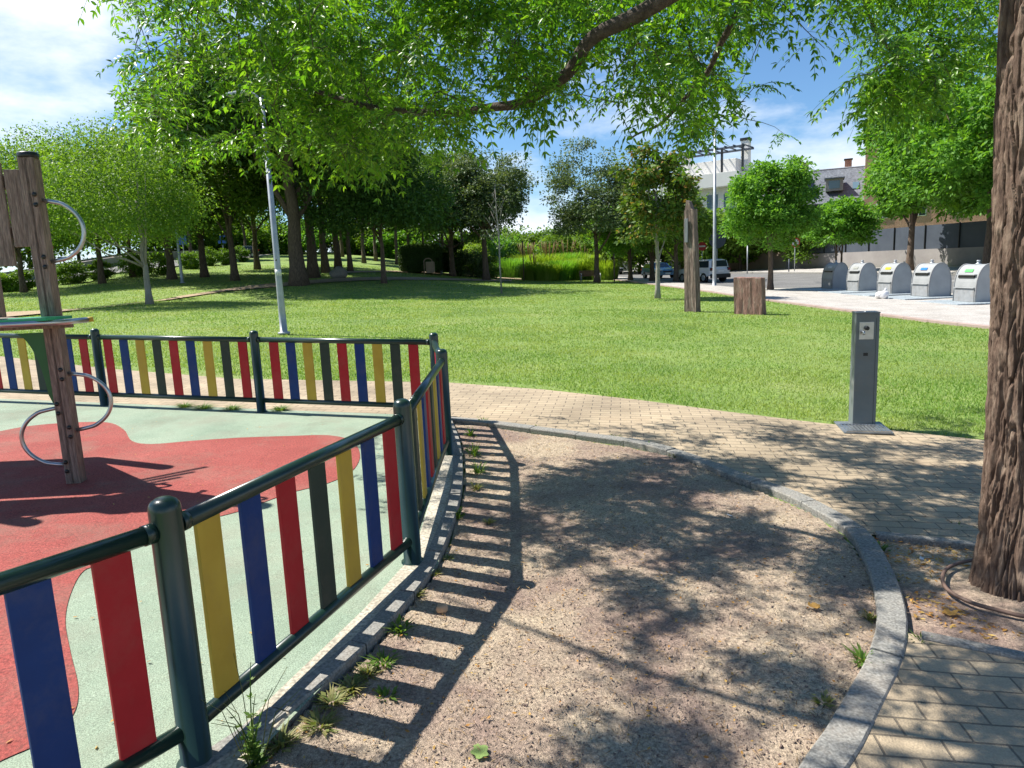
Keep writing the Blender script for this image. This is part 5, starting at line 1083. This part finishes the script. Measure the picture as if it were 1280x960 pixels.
W_ = [(588, 545, .09, .07, 30, 'weed', 30), (592, 570, .12, .09, 40, 'weed', 50), (598, 592, .10, .09, 30, 'weed', 40), (596, 612, .08, .08, 40, 'weed_dry', 12), (604, 530, .07, .08, 40, 'weed', 10), (572, 648, .07, .06, 26, 'weed', 24), (560, 700, .04, .06, 24, 'weed_dry', 5), (612, 655, .05, .06, 30, 'weed_dry', 6), (500, 790, .06, .07, 30, 'weed', 26), (478, 832, .05, .07, 30, 'weed', 20), (440, 862, .05, .09, 70, 'weed_dry', 16), (415, 880, .05, .09, 70, 'weed_dry', 10), (460, 845, .05, .08, 60, 'weed_dry', 10), (482, 872, .03, .05, 12, 'weed', 24), (520, 745, .05, .08, 60, 'weed_dry', 6), (545, 720, .05, .06, 40, 'weed_dry', 0), (768, 549, .05, .06, 60, 'weed', 0), (812, 560, .04, .05, 30, 'weed', 6), (845, 571, .05, .08, 60, 'weed_dry', 6), (670, 536, .04, .05, 30, 'weed', 5), (1078, 828, .05, .06, 40, 'weed', 12), (1088, 775, .05, .06, 30, 'weed_dry', 10), (930, 598, .06, .09, 90, 'weed_dry', 0), (1150, 808, .05, .05, 30, 'weed', 14), (1100, 690, .05, .06, 30, 'weed', 14), (1195, 665, .04, .08, 60, 'weed', 0), (1110, 725, .05, .05, 24, 'weed', 10), (350, 935, .07, .10, 60, 'weed_dry', 30), (400, 910, .05, .10, 70, 'weed_dry', 20), (1030, 880, .04, .06, 30, 'weed_dry', 8)]
desc = {'weed': 'small green weed', 'weed_dry': 'straw coloured dry grass tuft'}
WL = ['beside the far end of the fence kerb', 'broad leaved, in the upper fence shadow', 'below the broad leaved one by the kerb', 'under the upper weeds by the kerb', 'where the two kerbs meet', 'in the gap between kerb and edging', 'by the kerb next to the middle post', 'in the shadow of the top rail', 'next to the tan stone, nearer the camera', 'by the kerb below the tan stone', 'leftmost of the straw by the lower kerb', 'lowest along the fence kerb', 'between two slat shadows', 'flat rosette on the soil left of centre', 'above the tan stone by the kerb', 'between the middle post and the stone', 'at the curved kerb, middle of its upper run', 'just right of the upper kerb tuft', 'at the curved kerb where shade begins', 'at the upper kerb near the fence', 'inside the kerb at lower right', 'at the inner kerb bend on the right', 'dense, beside the paper scraps', 'in the corner of paving and kerb at lower right', 'in the top corner of the tree pit', 'in the paving joint above the tree pit', 'along the left side of the tree pit', 'at the foot of the tall weed', 'right of the tall weed', 'near the kerb at the bottom right']
for (px, py, h, r, n, m, lf_), lb in zip(W_, WL): tuft(px, py, h*(1 if m == 'weed' else .7), r*(1 if m == 'weed' else .7), n, m, desc[m]+' '+lb, leafy=lf_)
for px, py, lb in ((232, 509, 'green tuft under the far fence, left of centre'), (255, 511, 'green tuft under the far fence, left centre'), (290, 512, 'green tuft under the far fence beside the post'), (350, 513, 'small tuft under the far fence, right of the post')): tuft(px, py, .05, .13, 120, 'weed', lb, leafy=10, off=0)
# tall weed in front of the near post
g = G(318, 950, 0); TWD = thing('tall_weed', g, 'tall thin weed with jagged leaves and dry stalks beside the near fence post', 'weed'); m = MB(); q = np.random.default_rng(3); P, D, Ln_ = [], [], []
for k in range(6):
    a = q.uniform(0, 2*PI); h_ = (.36, .30, .22, .18, .26, .16)[k]; lean = .10 if k else .02; pts = [np.array([0, 0, -.02])+np.array([math.cos(a)*lean*t*t*h_*3, math.sin(a)*lean*t*t*h_*3, h_*t]) for t in np.linspace(0, 1, 7)]
    m.tube(pts, [.0035*(1-.7*i/6) for i in range(7)], 6)
    for j in range(26):
        t = q.uniform(.05, 1); p = pts[min(5, int(t*6))]; b_ = q.uniform(0, 2*PI); d = np.array([math.cos(b_), math.sin(b_), .35]); P.append(p); D.append(d/np.linalg.norm(d)); Ln_.append(q.uniform(.02, .055)*(1.25-t))
m.build('stems', M_['weed'], TWD); Ln_ = np.array(Ln_); V, Fa = leaf_quads(np.array(P), np.array(D), np.c_[q.normal(0, .3, (len(P), 2)), np.ones(len(P))], Ln_, Ln_*.42); link('leaves', mesh_np('leaves', V, Fa), M_['weed'], TWD)
m = MB()
for k in range(9):
    a = q.uniform(0, 2*PI); h_ = q.uniform(.15, .33); m.tube([(math.cos(a)*.03, math.sin(a)*.03, 0), (math.cos(a)*.08, math.sin(a)*.08, h_*.7), (math.cos(a)*.17, math.sin(a)*.17, h_)], [.0018, .0014, .0008], 4)
m.build('dry_stalks', M_['weed_dry'], TWD)
